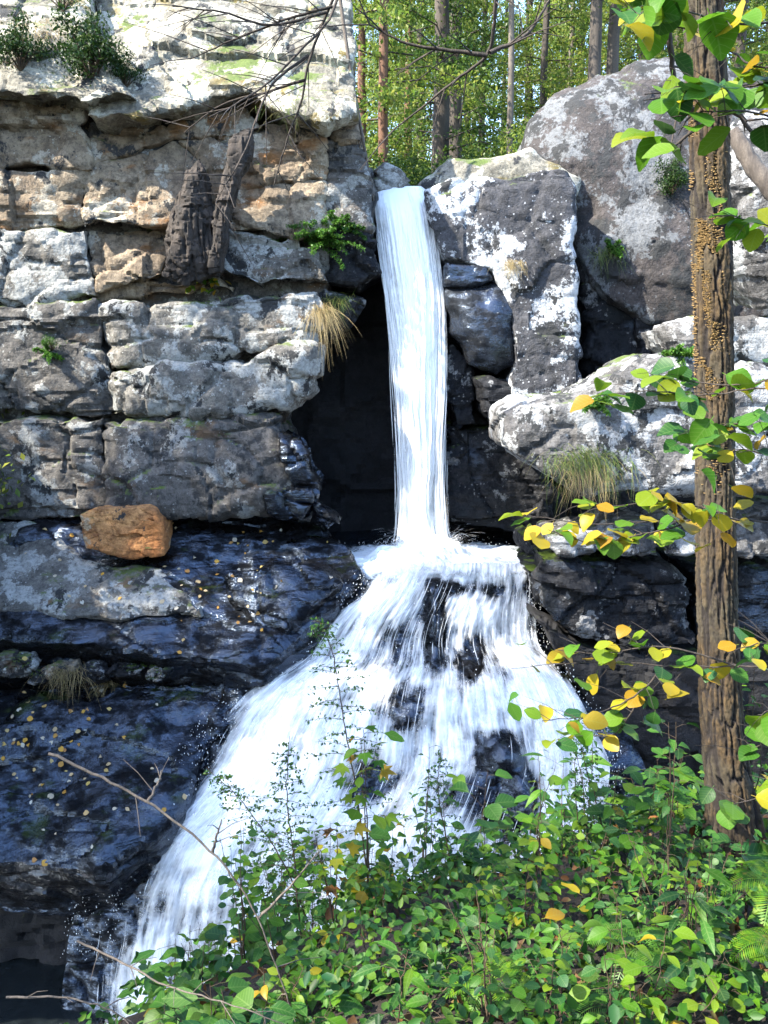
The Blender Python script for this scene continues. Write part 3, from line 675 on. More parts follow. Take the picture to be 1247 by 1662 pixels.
M['trunk_pale'] = bark_mat('pale_trunk', (.08, .066, .052), (.15, .125, .10), (5, 5, .8))

def tubes(name, lines, mat, parent=None, sides=5):
    "one mesh of tapering stems; lines: [(points, r0, r1)]"
    V, Q, base = [], [], 0
    for pts, r0, r1 in lines:
        p = np.array([tuple(q) for q in pts], float); n = len(p)
        t = np.gradient(p, axis=0); t /= np.linalg.norm(t, axis=1)[:, None] + 1e-9
        ref = np.where(np.abs(t[:, 2:3]) > .85, np.array([[1., 0, 0]]), np.array([[0, 0, 1.]]))
        a_ = np.cross(t, ref); a_ /= np.linalg.norm(a_, axis=1)[:, None] + 1e-9; b_ = np.cross(t, a_)
        r = np.linspace(r0, r1, n)[:, None, None]
        an = np.linspace(0, 2 * math.pi, sides + 1)[:-1]
        V.append((p[:, None] + r * (np.cos(an)[None, :, None] * a_[:, None] + np.sin(an)[None, :, None] * b_[:, None])).reshape(-1, 3))
        i = np.arange(n - 1)[:, None] * sides + base; k = np.arange(sides)[None]; k2 = (k + 1) % sides
        Q.append(np.stack([i + k, i + k2, i + sides + k2, i + sides + k], -1).reshape(-1, 4)); base += n * sides
    o = link(name, raw_mesh(name, np.concatenate(V), np.concatenate(Q)), mat)
    if parent: under(o, parent)
    return o
def curve(pts, n=6, jit=0.0):
    "Catmull-Rom through the points"
    p = [Vector(q) for q in pts]; p = [p[0] * 2 - p[1]] + p + [p[-1] * 2 - p[-2]]; out = []
    for i in range(1, len(p) - 2):
        for k in range(n):
            t = k / n
            out.append(.5 * ((2 * p[i]) + (p[i + 1] - p[i - 1]) * t + (2 * p[i - 1] - 5 * p[i] + 4 * p[i + 1] - p[i + 2]) * t * t + (3 * p[i] - p[i - 1] - 3 * p[i + 1] + p[i + 2]) * t ** 3)
                       + Vector((rnd.gauss(0, jit), rnd.gauss(0, jit), rnd.gauss(0, jit))))
    return out + [p[-2]]
def leaf_shape(name, mat, prof, fold=.25, droop=.25, wave=.0, stalk=.18):
    "leaf of length 1 along +X, midrib folded, tip drooping; prof = half widths along its length"
    n = len(prof); v, f = [], []
    for k, w in enumerate(prof):
        t = k / (n - 1); z = -droop * t * t; wv = wave * math.sin(k * 2.1)
        v += [(t, -w, z + fold * w + wv), (t, 0, z), (t, w, z + fold * w - wv)]
    for k in range(n - 1):
        for j in (0, 1): f.append((k * 3 + j, k * 3 + j + 1, k * 3 + j + 4, k * 3 + j + 3))
    b_ = len(v); v += [(0, -.012, 0), (0, .012, 0), (-stalk, .012, .02), (-stalk, -.012, .02)]; f.append((b_, b_ + 1, b_ + 2, b_ + 3))
    me = mesh(name, v, f); me.materials.append(mat); me.shade_smooth(); return me
OV = [.02, .17, .28, .31, .27, .16, .0]; RO = [.06, .30, .43, .46, .42, .30, .06]; NA = [.02, .11, .16, .17, .13, .07, 0]
def lobed(name, mat):
    out = []
    for a_, r in [(-180, .12), (-120, .35), (-95, .62), (-75, .40), (-50, .75), (-28, .45), (0, .95), (28, .45), (50, .75), (75, .40), (95, .62), (120, .35)]:
        q = math.radians(a_); out.append((.35 + r * math.cos(q) * .72, r * math.sin(q) * .72, -.12 * r * r + (.05 if r < .5 else -.03)))
    v = [(.35, 0, .03)] + out; f = [(0, 1 + k, 1 + (k + 1) % 12) for k in range(12)]
    b_ = len(v); v += [(.26, -.012, 0), (.26, .012, 0), (-.15, .012, .02), (-.15, -.012, .02)]; f.append((b_, b_ + 1, b_ + 2, b_ + 3))
    me = mesh(name, v, f); me.materials.append(mat); me.shade_smooth(); return me
LM = {}
for k, m in L.items():
    LM[k] = [leaf_shape('leaf', m, OV, .25, .22, .02), leaf_shape('leaf', m, OV, .45, .45, .03), leaf_shape('leaf', m, OV, .1, .1, .03)]
    LM[k + '_round'] = [leaf_shape('leaf', m, RO, .2, .2, .02), leaf_shape('leaf', m, RO, .4, .4, .03), leaf_shape('leaf', m, RO, .1, .05, .03)]
    LM[k + '_narrow'] = [leaf_shape('leaf', m, NA, .25, .3, .01), leaf_shape('leaf', m, NA, .4, .5, .01)]
LM['lobed'] = [lobed('leaf', L['autumn'])]; LM['lobed_green'] = [lobed('leaf', L['lime'])]; LM['lobed_dead'] = [lobed('leaf', L['dead'])]
def place_leaf(parent, kind, pos, d, size, up=None, flat=.6):
    d = Vector(d).normalized()
    u = up or Vector((rnd.gauss(0, 1 - flat), rnd.gauss(-.25, 1 - flat), 1))
    y = u.cross(d)
    if y.length < 1e-3: y = Vector((0, 1, 0))
    y.normalize(); z = d.cross(y)
    o = bpy.data.objects.new('leaf', rnd.choice(LM[kind])); col.objects.link(o)
    m = Matrix((d, y, z)).transposed().to_4x4(); m = Matrix.Translation(pos) @ m @ Matrix.Diagonal((size, size * rnd.uniform(.85, 1.15), size, 1))
    if parent: o.parent = parent; o.matrix_parent_inverse = Matrix.Translation(parent.location).inverted()
    o.matrix_basis = m
    return o
def side_dir(tan, ang):
    t = Vector(tan).normalized(); a_ = t.orthogonal().normalized(); b_ = t.cross(a_)
    return a_ * math.cos(ang) + b_ * math.sin(ang)

def leaf_cloud(name, C, size, mat, fine=False, flat=.35, seed=0):
    "many small separate leaf faces; C (n,3) places"
    r = np.random.RandomState(seed); n = len(C)
    d = r.normal(size=(n, 3)); d /= np.linalg.norm(d, axis=1)[:, None]
    up = np.array([0, -.2, 1.]) + r.normal(size=(n, 3)) * (1.2 - flat)
    s_ = np.cross(up, d); s_ /= np.linalg.norm(s_, axis=1)[:, None] + 1e-9
    nn = np.cross(d, s_)
    sz = (size * r.uniform(.6, 1.3, n))[:, None]
    a_ = C; m = C + d * sz * .5; e_ = C + d * sz - nn * sz * .12
    l_ = m + s_ * sz * .28 + nn * sz * .05; q_ = m - s_ * sz * .28 + nn * sz * .05
    V = np.stack([a_, l_, e_, q_], 1).reshape(-1, 3)
    Q = np.arange(n * 4).reshape(n, 4)
    if fine:
        P_ = lambda f, w, z: C + d * sz * f + s_ * sz * w + nn * sz * z
        V = np.stack([C, P_(.25, .24, .07), P_(.62, .25, .05), P_(1, 0, -.14), P_(.62, -.25, .05), P_(.25, -.24, .07)], 1).reshape(-1, 3)
        b = np.arange(n)[:, None] * 6; Q = np.concatenate([b + np.array([[0, 3, 2, 1]]), b + np.array([[0, 5, 4, 3]])])
    return link(name, raw_mesh(name, V, Q), mat, smooth=False)

# ------------------------------------------------------------------ forest behind the fall
def far_crown(seed, hgt, rad, n, mat, low=.15):
    r = np.random.RandomState(seed); C = []; lines = []
    nb = 46
    for k in range(nb):
        z = hgt * (low + (1 - low) * (k + r.uniform(0, 1)) / nb); a_ = r.uniform(0, 6.28)
        ln = rad * (1.05 - .75 * ((z / hgt - low) / (1 - low)) ** 1.3) * r.uniform(.6, 1.15)
        t = r.uniform(0, 1, n // nb) ** .6; w = .10 + .32 * t * (1 - .5 * t)
        c = np.stack([np.cos(a_) * ln * t, np.sin(a_) * ln * t, z + .25 * ln * t - .45 * ln * t * t], -1) + r.normal(size=(n // nb, 3)) * np.stack([w, w, w * .45], -1)
        C.append(c); lines.append(([(0, 0, z), (math.cos(a_) * ln * .5, math.sin(a_) * ln * .5, z + .03 * ln), (math.cos(a_) * ln, math.sin(a_) * ln, z - .2 * ln)], .03, .006))
    o = leaf_cloud('crown', np.concatenate(C), .125, mat, seed=seed); o['kind'] = 'stuff'
    b = tubes('limbs', lines, M['trunk_far'], None, 4)
    me, mb = o.data, b.data
    bpy.data.objects.remove(o); bpy.data.objects.remove(b)
    return me, mb
CROWNS = [far_crown(1, 15, 2.6, 12000, L['forest'], .10), far_crown(2, 17, 3.0, 12000, L['forest_dark'], .12), far_crown(3, 13, 2.8, 12000, L['forest'], .16), far_crown(4, 16, 2.4, 9000, L['forest'], .32)]
TRUNKS = {}
def far_tree(label, x, y, crown, dia, tm, rz, sc=1.0, group='trees of the forest above the fall', z=None):
    t = empty('forest_tree', (x, y, (hill_z(np.array(x), np.array(y)).item() if z is None else z) - .1)); t.rotation_euler.z = rz; t.scale = (sc,) * 3
    key = (tm, round(dia, 2))
    if key not in TRUNKS:
        o = tubes('trunk', [(curve([(0, 0, -.3), (.05, .03, 5), (-.06, .04, 11), (.0, 0, 17)], 5, .012), dia / 2 * 1.15, dia / 2 * .3)], M[tm], None, 10)
        TRUNKS[key] = o.data; bpy.data.objects.remove(o)
    for nm, me in (('trunk', TRUNKS[key]), ('limbs', CROWNS[crown][1]), ('crown', CROWNS[crown][0])):
        o = bpy.data.objects.new(nm, me); col.objects.link(o); o.parent = t
        if nm != 'trunk': o['kind'] = 'stuff'
    return tag(t, label, 'tree', group)
def fx(px, Y): return (px - 623.5) / F * Y
for px, Y, cr, dia, tm, lab in [
    (945, 24.0, 3, .34, 'trunk_far', 'left one of the twin straight grey trunks above the huge boulder'),
    (966, 24.6, 3, .34, 'trunk_far', 'right one of the twin straight grey trunks above the huge boulder'),
    (622, 23.5, 0, .26, 'trunk_red', 'reddish-barked tree just right of the cliff edge above the fall'),
    (708, 26.0, 1, .50, 'trunk_far', 'thick dark-trunked tree above the small rock at the lip'),
    (735, 29.0, 1, .46, 'trunk_far', 'dark trunk right behind the thickest trunk of the forest'),
    (818, 24.0, 3, .17, 'trunk_pale', 'slender pale-trunked tree in the middle of the forest gap'),
    (592, 30.0, 2, .30, 'trunk_red', 'tree at the cliff edge partly hidden by the cliff top'),
    (662, 33.0, 0, .30, 'trunk_red', 'reddish tree deep in the forest between cliff edge and thick trunk'),
    (775, 35.0, 2, .26, 'trunk_far', 'thin tree deep in the forest right of the thick dark trunks'),
    (868, 33.0, 0, .28, 'trunk_far', 'leafy tree deep in the forest left of the twin trunks'),
    (905, 40.0, 2, .30, 'trunk_pale', 'sunny tree far back just left of the twin trunks'),
    (1015, 30.0, 2, .30, 'trunk_far', 'tree over the huge boulder right of the twin trunks'),
    (1085, 34.0, 0, .34, 'trunk_far', 'tree over the huge boulder just left of the near trunk'),
    (1160, 31.0, 2, .34, 'trunk_far', 'forest tree right behind the top of the near trunk'),
    (1235, 35.0, 0, .34, 'trunk_far', 'forest tree in the top right corner of the picture')]:
    far_tree(lab, fx(px, Y), Y, cr, dia, tm, rnd.uniform(0, 6.28))
ORD = 'first second third fourth fifth sixth seventh eighth ninth tenth eleventh twelfth thirteenth fourteenth fifteenth sixteenth seventeenth eighteenth nineteenth twentieth twenty-first twenty-second twenty-third twenty-fourth twenty-fifth twenty-sixth'.split()
for k in range(26):
    Y = rnd.uniform(38, 75); px = 540 + (k + rnd.random()) * 27.5
    far_tree('sunlit far forest tree above the fall, %s from the left' % ORD[k], fx(px, Y), Y, rnd.choice((0, 2, 1)), .36, 'trunk_far', rnd.uniform(0, 6.28), rnd.uniform(1.1, 1.5), 'far trees of the forest')
# trees on the near left rim, outside the picture, that shade the ravine
for k, (x, y, z, sc) in enumerate([(-11.5, 9, -1, .92), (-12.5, 11.2, -1, .82), (-12, 7.0, -1.2, 1.05), (-14.2, 10.2, 0, .85), (-14, 7.6, 0, 1.1), (-13.2, 5.4, 0, 1.1), (-10.8, 5.8, -1, .95), (-13, 13.4, -2, .75), (-9.2, 4.6, -2.2, .78), (-8.8, 2.2, -1.6, .74), (-8.5, .2, -1.2, .72), (-9.5, -1.6, -1, .75), (-11, 3.4, -1, .8)]):
    far_tree('unseen tree added on the left rim to shade the ravine', x, y, (1, 0, 2)[k % 3], .4, 'trunk_far', k * 1.3, sc, 'unseen shade trees on the left rim', z)
for k, (x, y, sc) in enumerate([(-7, -7, 1.0), (-3.5, -9, 1.05), (0.5, -8, .95), (4, -9, 1.0), (8, -6.5, 1.0), (-10, -3, 1.0), (11, -1.5, 1.0), (12.5, 4, .95), (-6, -13, 1.2), (2, -13, 1.2), (7, -12, 1.2)]):  # unseen trees added round the viewer to hold back low sky light
    far_tree('unseen forest tree on the viewing side, added to cut the sky light', x, y, (1, 0, 2)[k % 3], .4, 'trunk_far', k * 1.7, sc * .68, 'unseen trees cutting sky light behind the viewer', 0.3)
# understory in the gap above the fall
def bush_mesh(seed, rad, n, mat, size):
    r = np.random.RandomState(seed); k = 16
    cen = r.normal(size=(k, 3)) * np.array([rad * .5, rad * .5, rad * .32]) + np.array([0, 0, rad * .55]); cen[:, 2] = np.abs(cen[:, 2])
    C = cen[r.randint(0, k, n)] + r.normal(size=(n, 3)) * rad * .17
    o = leaf_cloud('foliage', C, size, mat, seed=seed); o['kind'] = 'stuff'
    b = tubes('stems', [([(0, 0, -.1), tuple(c * .5 + r.normal(size=3) * .04), tuple(c)], .02, .004) for c in cen], M['stem'], None, 4)
    r_ = (o.data, b.data); bpy.data.objects.remove(o); bpy.data.objects.remove(b); return r_
BUSH = [bush_mesh(1, 1.3, 2600, L['forest_dark'], .10), bush_mesh(2, 1.2, 2600, L['forest'], .10)]
def bush(label, loc, k, sc, group, name='bush'):
    t = empty(name, loc); t.scale = (sc,) * 3; t.rotation_euler.z = rnd.uniform(0, 6.28)
    for nm, me in zip(('foliage', 'stems'), BUSH[k]):
        o = bpy.data.objects.new(nm, me); col.objects.link(o); o.parent = t
        if nm == 'foliage': o['kind'] = 'stuff'
    return tag(t, label, 'bush', group)
for k, (px, Y, b, sc) in enumerate([(640, 21, 0, .8), (690, 21.5, 0, .8), (740, 21, 0, .75), (790, 22, 0, .8), (845, 22, 1, .8), (610, 24, 0, 1.0), (670, 25, 1, 1.0), (720, 25, 0, 1.0), (770, 25.5, 1, 1.0), (830, 25, 1, 1.1), (870, 26, 1, 1.1), (905, 27, 1, 1.1), (1010, 27, 1, 1.2), (1060, 26, 1, 1.2), (1130, 27, 1, 1.3), (1220, 26, 1, 1.3), (800, 30, 1, 1.3), (690, 31, 1, 1.3), (860, 33, 1, 1.4), (640, 30, 0, 1.3), (740, 34, 1, 1.5), (960, 30, 1, 1.3)]):
    x = fx(px, Y); bush(('dark' if b == 0 else 'sunny yellow-green') + ' understory bush, %s nearest, %s' % (ORD[k], 'behind the lip of the tall fall' if px < 930 else 'behind the huge boulder'), (x, Y, hill_z(np.array(x), np.array(Y)).item() - .1), b, sc, 'bushes of the forest understory')

# ------------------------------------------------------------------ things growing and lying on the rocks
for k, (x, y, z) in enumerate([(-8.6, 12.6, -1.5), (-9.0, 14.9, -.8), (-9.2, 16.6, 0), (-8.8, 10.8, -1.6)]):  # unseen bushes added on the left rim to break up sun on the ledges
    bush('bush on the left rim of the ravine beyond the picture edge', (x, y, z), k % 2, 1.5, 'unseen shade bushes on the left rim')
BUSH.append(bush_mesh(5, .55, 3000, L['dark'], .06)); BUSH.append(bush_mesh(6, .5, 900, L['needle'], .05))
for px, py, k, sc, lab in [(35, 108, 2, .9, 'dark green bush on the cliff at the far left edge'), (150, 122, 2, 1.15, 'largest dark green bush hanging over the cliff edge at upper left'), (105, 15, 3, .7, 'small green bush at the very top left of the cliff'),
                           (205, 140, 2, .6, 'small dark bush at the right end of the cliff-edge bushes'), (85, 568, 3, .45, 'small green plant in a dark niche low on the left cliff'), (1090, 310, 2, .7, 'dark green growth on the huge boulder beside the trunk')]:
    p, n, _ = hit(px, py); bush(lab, p + n * .03, k, sc, 'bushes growing on the rock', 'rock_bush')
def grass(label, px, py, n, ln, mat, spread_, hang, name='grass_tuft', cat='grass'):
    p, nr, _ = hit(px, py); r = np.random.RandomState(int(px + py)); V, Q, b = [], [], 0
    for k in range(n):
        b0 = np.array(p) + r.normal(size=3) * np.array([spread_, .04, spread_ * .35]); d = np.array(nr) * .6 + r.normal(size=3) * .7 + np.array([0, -.3, .3]); d /= np.linalg.norm(d)
        l_ = ln * r.uniform(.5, 1.2); t = np.linspace(0, 1, 5)[:, None]
        c = b0 + d * l_ * t + np.array([0, 0, -1.]) * hang * r.uniform(.5, 1.2) * l_ * t * t
        w = np.array([.0042, 0, .001]) * (1 - t * .9); V.append(np.stack([c - w, c + w], 1).reshape(-1, 3))
        i = np.arange(4)[:, None] * 2 + b; Q.append(i + np.array([[0, 1, 3, 2]])); b += 10
    o = link(name, raw_mesh(name, np.concatenate(V), np.concatenate(Q)), L[mat]); return tag(o, label, cat)
grass('drooping clump of brown and green grass on the face of the big pale slab', 950, 745, 420, .40, 'grass', .24, 1.0)
grass('dry brown grass hanging under the green grass on the big pale slab', 955, 765, 260, .34, 'dry', .20, 1.3)
grass('small dry tuft between the two lichen-white blocks right of the fall', 832, 428, 160, .25, 'dry', .09, 1.4)
grass('long pale grass hanging at the corner of the left cliff over the cave', 520, 505, 260, .55, 'dry', .10, 1.2)
grass('green tuft above the hanging grass at the cliff corner', 545, 488, 200, .32, 'grass', .12, .7)
grass('dry pale grass bunch in the rubble between the ledges', 110, 1090, 150, .38, 'dry', .18, .8)
grass('dry pale grass wisps drooping onto the lower wet ledge', 175, 1112, 110, .38, 'dry', .10, 1.3)
grass('sun-bleached grass on the cliff top at upper left', 60, 55, 240, .40, 'dry', .35, .9)
grass('wiry grass on the cliff top under the bare branches', 475, 175, 90, .4, 'grass', .25, .6)
grass('green grass at the foot of the huge boulder', 990, 410, 180, .35, 'grass', .15, .8)

def needle_spray(label, px, py, n, ln, name='hemlock_sapling', base=None, up=(.2, -.5, .5), mat='needle', cat='sapling'):
    p = base or hit(px, py)[0]; t = empty(name, p); lines = []; V = []
    r = np.random.RandomState(int(px * 3 + py))
    for k in range(n):
        d = np.array(up) + r.normal(size=3) * np.array([.7, .45, .4]); d /= np.linalg.norm(d); l_ = ln * r.uniform(.5, 1)
        tt = np.linspace(0, 1, 26)[:, None]; c = np.array(p) + d * l_ * tt + np.array([0, 0, -.35]) * l_ * tt * tt
        lines.append(([tuple(x) for x in c[::5]], .006, .0015))
        for j in range(4, 26):
            s_ = np.cross(d, [0, 0, 1.]); s_ /= np.linalg.norm(s_) + 1e-9
            for sg in (-1, 1):
                w = .16 * ln * (1.1 - tt[j, 0])
                for q in range(4): V.append(c[j] + s_ * sg * w * (q + .5) / 4 + d * w * .35 * (q + .5) / 4 + r.normal(size=3) * .008)
    tubes('stems', lines, M['stem'], t, 4)
    under(link('foliage', leaf_cloud('foliage', np.array(V), .05, L[mat], flat=.8, seed=3).data, None), t)
    o = [q for q in col.objects if q.name.startswith('foliage') and q.parent is None and q.users_collection]
    for q in o: bpy.data.objects.remove(q)
    return tag(t, label, cat)
needle_spray('bright green feathery hemlock sapling left of the top of the fall', 520, 400, 40, 1.15, mat='fern', up=(.15, -.6, .75))
needle_spray('bright green spray low on the hemlock sapling rock beside the fall', 560, 372, 8, .55)
needle_spray('little fern-like green spray on the left top of the big slab', 965, 660, 9, .35, 'rock_fern', mat='fern', cat='fern')
needle_spray('green spray growing at the foot of the huge boulder', 992, 408, 9, .4, 'rock_fern', mat='fern', cat='fern')
needle_spray('green leafy spray at the upper edge of the big slab by the trunk', 1100, 578, 9, .38, 'rock_fern', mat='fern', cat='fern')
needle_spray('tiny green spray by the crack low on the left cliff', 80, 575, 7, .35, 'rock_fern', mat='fern', cat='fern')
# moss cushions
# dead stump leaning on the cliff
M['deadwood'] = bark_mat('rotten_wood', (.010, .008, .007), (.045, .034, .027), (9, 9, 1.6))
stump = rock('dead_stump', [(264, 446), (270, 390), (276, 330), (290, 292), (320, 258), (332, 275), (338, 330), (344, 380), (350, 446), (300, 458)], 15.15, 'deadwood', seed=300, thick=.5, vox=.03,
         bulge=.16, e=3, amp=(.06, .05, .03), cell=(.22, .3, 1.4), crack=.06, grow=1.0, wig=5, bed=0)
rock('prong', [(338, 440), (340, 395), (350, 340), (362, 280), (380, 224), (404, 208), (402, 250), (382, 315), (364, 390), (358, 440)], 15.05, 'deadwood', stump, seed=301, thick=.35, vox=.028,
         bulge=.12, e=3, amp=(.05, .04, .02), cell=(.22, .3, 1.4), crack=.05, grow=1.05, wig=4, bed=0)
tag(stump, 'dark rotten broken stump leaning against the cliff', 'stump')
tubes('fallen_pole', [(curve([at(548, -30, 16.2), at(575, 150, 16.0), at(592, 240, 15.9), at(606, 326, 16.1)], 6, .004), .035, .022)], M['grey_twig'])
tag(bpy.data.objects['fallen_pole'], 'long thin bleached pole leaning down the cliff edge to the lip of the fall', 'pole')
tag(tubes('fallen_log', [(curve([at(1190, 215, 11.8), at(1225, 270, 11.6), at(1290, 350, 11.4)], 6, .01), .10, .13)], M['grey_twig'], None, 12), 'grey fallen log leaning behind the trunk at the right edge', 'log')
# sprig with yellowing leaves on the left cliff
p, n, _ = hit(345, 470); t = empty('sapling', p)
tw = []
for k in range(6):
    c = curve([p, p + Vector((rnd.uniform(-.2, .25), -.25, rnd.uniform(.1, .35))), p + Vector((rnd.uniform(-.5, .6), -.45, rnd.uniform(-.3, .3)))], 4); tw.append((c, .006, .002))
    for q in range(9):
        i = rnd.randrange(2, len(c)); place_leaf(t, rnd.choice(('lime', 'lime', 'autumn', 'yellow')), c[i], (rnd.gauss(0, 1), rnd.gauss(-.3, .6), rnd.gauss(-.2, .4)), rnd.uniform(.10, .18))
tubes('stems', tw, M['grey_twig'], t, 4); tag(t, 'small sapling with yellowing leaves rooted in the cliff below the stump', 'sapling')
# fallen leaves on the wet ledges
nf = 0
for k in range(420):
    if rnd.random() < .45: px, py = rnd.gauss(330, 130), rnd.gauss(930, 55)
    else: px, py = abs(rnd.gauss(90, 110)), rnd.gauss(1210, 75)
    if not (5 < px < 560 and 830 < py < 1400): continue
    p, n, ob = hit(px, py)
    if n.z < .35 or not ob.name.startswith(('ledge', 'rock_block', 'loose')): continue
    a_ = rnd.uniform(0, 6.28); d = Vector((math.cos(a_), math.sin(a_), 0)); d = d - n * d.dot(n)
    o = place_leaf(None, 'pale_dead' + rnd.choice(('', '_round')), p + n * .012, d, rnd.uniform(.05, .10), up=n); o.name = 'fallen_leaf'
    tag(o, 'small fallen autumn leaf lying on the wet upper ledge' if py < 1060 else 'small fallen autumn leaf lying on the wet lower ledge', 'leaf', 'fallen leaves on the wet ledges'); nf += 1
    if nf >= 140: break
# ------------------------------------------------------------------ the near tree
def near_tree():
    t = empty('tree', at(1192, 1320, 4.5))
    rows = [(-60, 1135, 29), (0, 1140, 30), (200, 1150, 31), (400, 1156, 33), (600, 1160, 33), (800, 1161, 33), (1000, 1164, 34), (1150, 1170, 36), (1230, 1178, 39), (1290, 1186, 43), (1340, 1192, 49), (1400, 1198, 58)]
    nv, na = 760, 110
    py = np.linspace(-60, 1400, nv); X = interp(rows, py, 1); W = interp(rows, py, 2) * .93
    c = at_n(X, py, np.full(nv, 4.5)); r0 = W / F * 4.6
    an = np.linspace(0, 2 * math.pi, na + 1)[:-1]
    A, Z = np.meshgrid(an, c[:, 2])
    q = np.stack([np.cos(A) * 2.7, np.sin(A) * 2.7, Z * 2.4], -1).reshape(-1, 3)
    wv = fbm(np.stack([np.cos(A), np.sin(A), Z * 3], -1).reshape(-1, 3), 3, 5)[:, None] * np.array([.22, .22, .5])
    _, e = facets(q + wv, 31); _, e2 = facets(q * np.array([1.9, 1.9, 6.0]) + wv * 2, 35)
    rel = np.clip((e - .03) / .10, 0, 1) * .022 * (.7 + .3 * vnoise(q * np.array([.8, .8, .25]), 6)) + np.clip(e2 / .05, 0, 1) * .004 + .005 * fbm(q * np.array([5, 5, 12]), 4, 2, .65)
    fl = np.clip((Z - c[-1, 2]) / .5, 0, 1)
    Rr = r0[:, None] * (1 + .25 * (1 - fl) * np.sin(A * 3 + 1)) - .020 + rel.reshape(A.shape)
    V = c[:, None] + np.stack([np.cos(A) * Rr, np.sin(A) * Rr, 0 * A], -1)
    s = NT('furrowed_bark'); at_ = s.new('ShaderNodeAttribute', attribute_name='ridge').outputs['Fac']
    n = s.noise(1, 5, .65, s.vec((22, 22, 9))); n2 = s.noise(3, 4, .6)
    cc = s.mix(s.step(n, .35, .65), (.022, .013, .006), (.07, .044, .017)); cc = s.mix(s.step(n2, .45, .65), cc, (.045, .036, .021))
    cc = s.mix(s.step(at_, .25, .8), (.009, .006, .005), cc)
    s.set(Base_Color=cc, Roughness=.95, Normal=s.bump(n, .9, .012))
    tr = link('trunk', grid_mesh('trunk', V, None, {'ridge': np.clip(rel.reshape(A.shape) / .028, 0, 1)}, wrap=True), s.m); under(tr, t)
    # crusts of small shelf fungus down the sunny side
    fm = NT('shelf_fungus'); ri = fm.new('ShaderNodeNewGeometry').outputs['Random Per Island']
    fm.set(Base_Color=fm.mix(ri, (.15, .092, .032), (.26, .17, .065)), Roughness=.8)
    r = np.random.RandomState(8); Vf, Qf, b = [], [], 0
    for k in range(4800):
        z = r.uniform(150, 800)
        if r.uniform() > np.interp(z, [150, 230, 600, 700, 800], [.1, 1, 1, .6, .1]): continue
        a_ = r.normal(math.radians(222), .42) if r.uniform() < .8 else r.normal(math.radians(262), .25)
        if vnoise(np.array([[a_ * 2.2, z / 42., 3.]]), 9)[0] < -.12: continue
        cc_ = at_n(np.array([interp(rows, z, 1)]), np.array([z]), np.array([4.5]))[0]; rr = interp(rows, z, 2) * .93 / F * 4.6 + .001
        d = np.array([math.cos(a_), math.sin(a_), 0]); sd_ = np.array([-math.sin(a_), math.cos(a_), 0]); w = r.uniform(.003, .011); l_ = r.uniform(.001, .007)
        p = cc_ + d * (rr - .006); ring = []
        for g in np.linspace(-1, 1, 5): ring.append(p + sd_ * w * g + d * (l_ + .006) * math.sqrt(max(0, 1.05 - g * g)))
        up = np.array([0, 0, .0022]); top = [q_ + up for q_ in [p - sd_ * w, *ring, p + sd_ * w]]; bot = [q_ - up * .5 - d * .003 for q_ in [p - sd_ * w, *ring, p + sd_ * w]]
        Vf += top + bot; m = 7
        for j in range(m - 1): Qf.append((b + j, b + j + 1, b + m + j + 1, b + m + j))
        Qf += [(b, b + 6, b + 5, b + 1), (b + 1, b + 5, b + 4, b + 2), (b + 2, b + 4, b + 3, b + 3)][:2]; b += 14
    fo_ = link('fungus_crust', raw_mesh('fungus_crust', np.array(Vf), np.array(Qf)), fm.m, smooth=False); fo_['kind'] = 'stuff'; fo_.parent = tr
    tag(t, 'near tree trunk with deep furrowed bark and tan crusts of shelf fungus', 'tree')
near_tree()

# ------------------------------------------------------------------ branches reaching into the picture
def bough(label, mains, Y, kinds, nleaf, size, box, r0=.008, mat='twig', twig=10, name='leafy_branch', flat=.6, tw_len=(.06, .2)):
    P0 = at(*mains[0][0], Y); t = empty(name, P0); lines = []; allp = []
    for m in mains:
        dY = rnd.uniform(-.12, .12)
        c = curve([at(x, y, Y + dY * k) for k, (x, y) in enumerate(m)], 6, .002); lines.append((c, r0, r0 * .35)); allp += c
        for k in range(twig):
            i = rnd.randrange(2, len(c)); d = side_dir(c[i] - c[i - 1], rnd.uniform(0, 6.28)) + (c[i] - c[i - 1]).normalized() * .8; d.z *= .6; d.normalize(); l_ = rnd.uniform(*tw_len)
            e_ = c[i] + d * l_; w = [c[i], c[i] + d * l_ * .5 + Vector((0, 0, .01)), e_]; lines.append((w, r0 * .38, r0 * .15)); allp += [w[1], e_, e_]
    tubes('twigs', lines, M[mat], t, 5)
    if nleaf:
        x0, y0, x1, y1 = box; k = 0; tries = 0
        while k < nleaf and tries < nleaf * 30:
            tries += 1; p = rnd.choice(allp)
            v = p - Vector((0, 0, CZ)); zc = v.y * CP - v.z * SP; ux = 623.5 + F * v.x / zc; uy = 831 - F * (v.y * SP + v.z * CP) / zc
            if not (x0 < ux < x1 and y0 < uy < y1): continue
            place_leaf(t, rnd.choice(kinds), p + Vector((rnd.gauss(0, .01), rnd.gauss(0, .01), rnd.gauss(0, .008))), (rnd.gauss(0, 1), rnd.gauss(-.2, .8), rnd.gauss(-.25, .35)), size * rnd.uniform(.7, 1.2), flat=flat); k += 1
    return tag(t, label, 'branch')
G = ['green_round', 'green_round', 'lime_round']; LG = ['lime_round', 'lime_round', 'green_round', 'autumn_round']; AU = ['autumn_round', 'autumn_round', 'yellow_round', 'lime_round']
bough('bright green leafy branch hanging across the top right corner', [[(1320, 60), (1240, 110), (1150, 60), (1050, 30), (1010, 10)], [(1330, 140), (1250, 135), (1160, 145), (1110, 140)], [(1300, 30), (1200, 40), (1120, 20), (1060, 5)], [(1310, 230), (1250, 190), (1190, 180), (1090, 190)]], 2.6, LG, 92, .095, (1000, -40, 1300, 250), .004, twig=9)
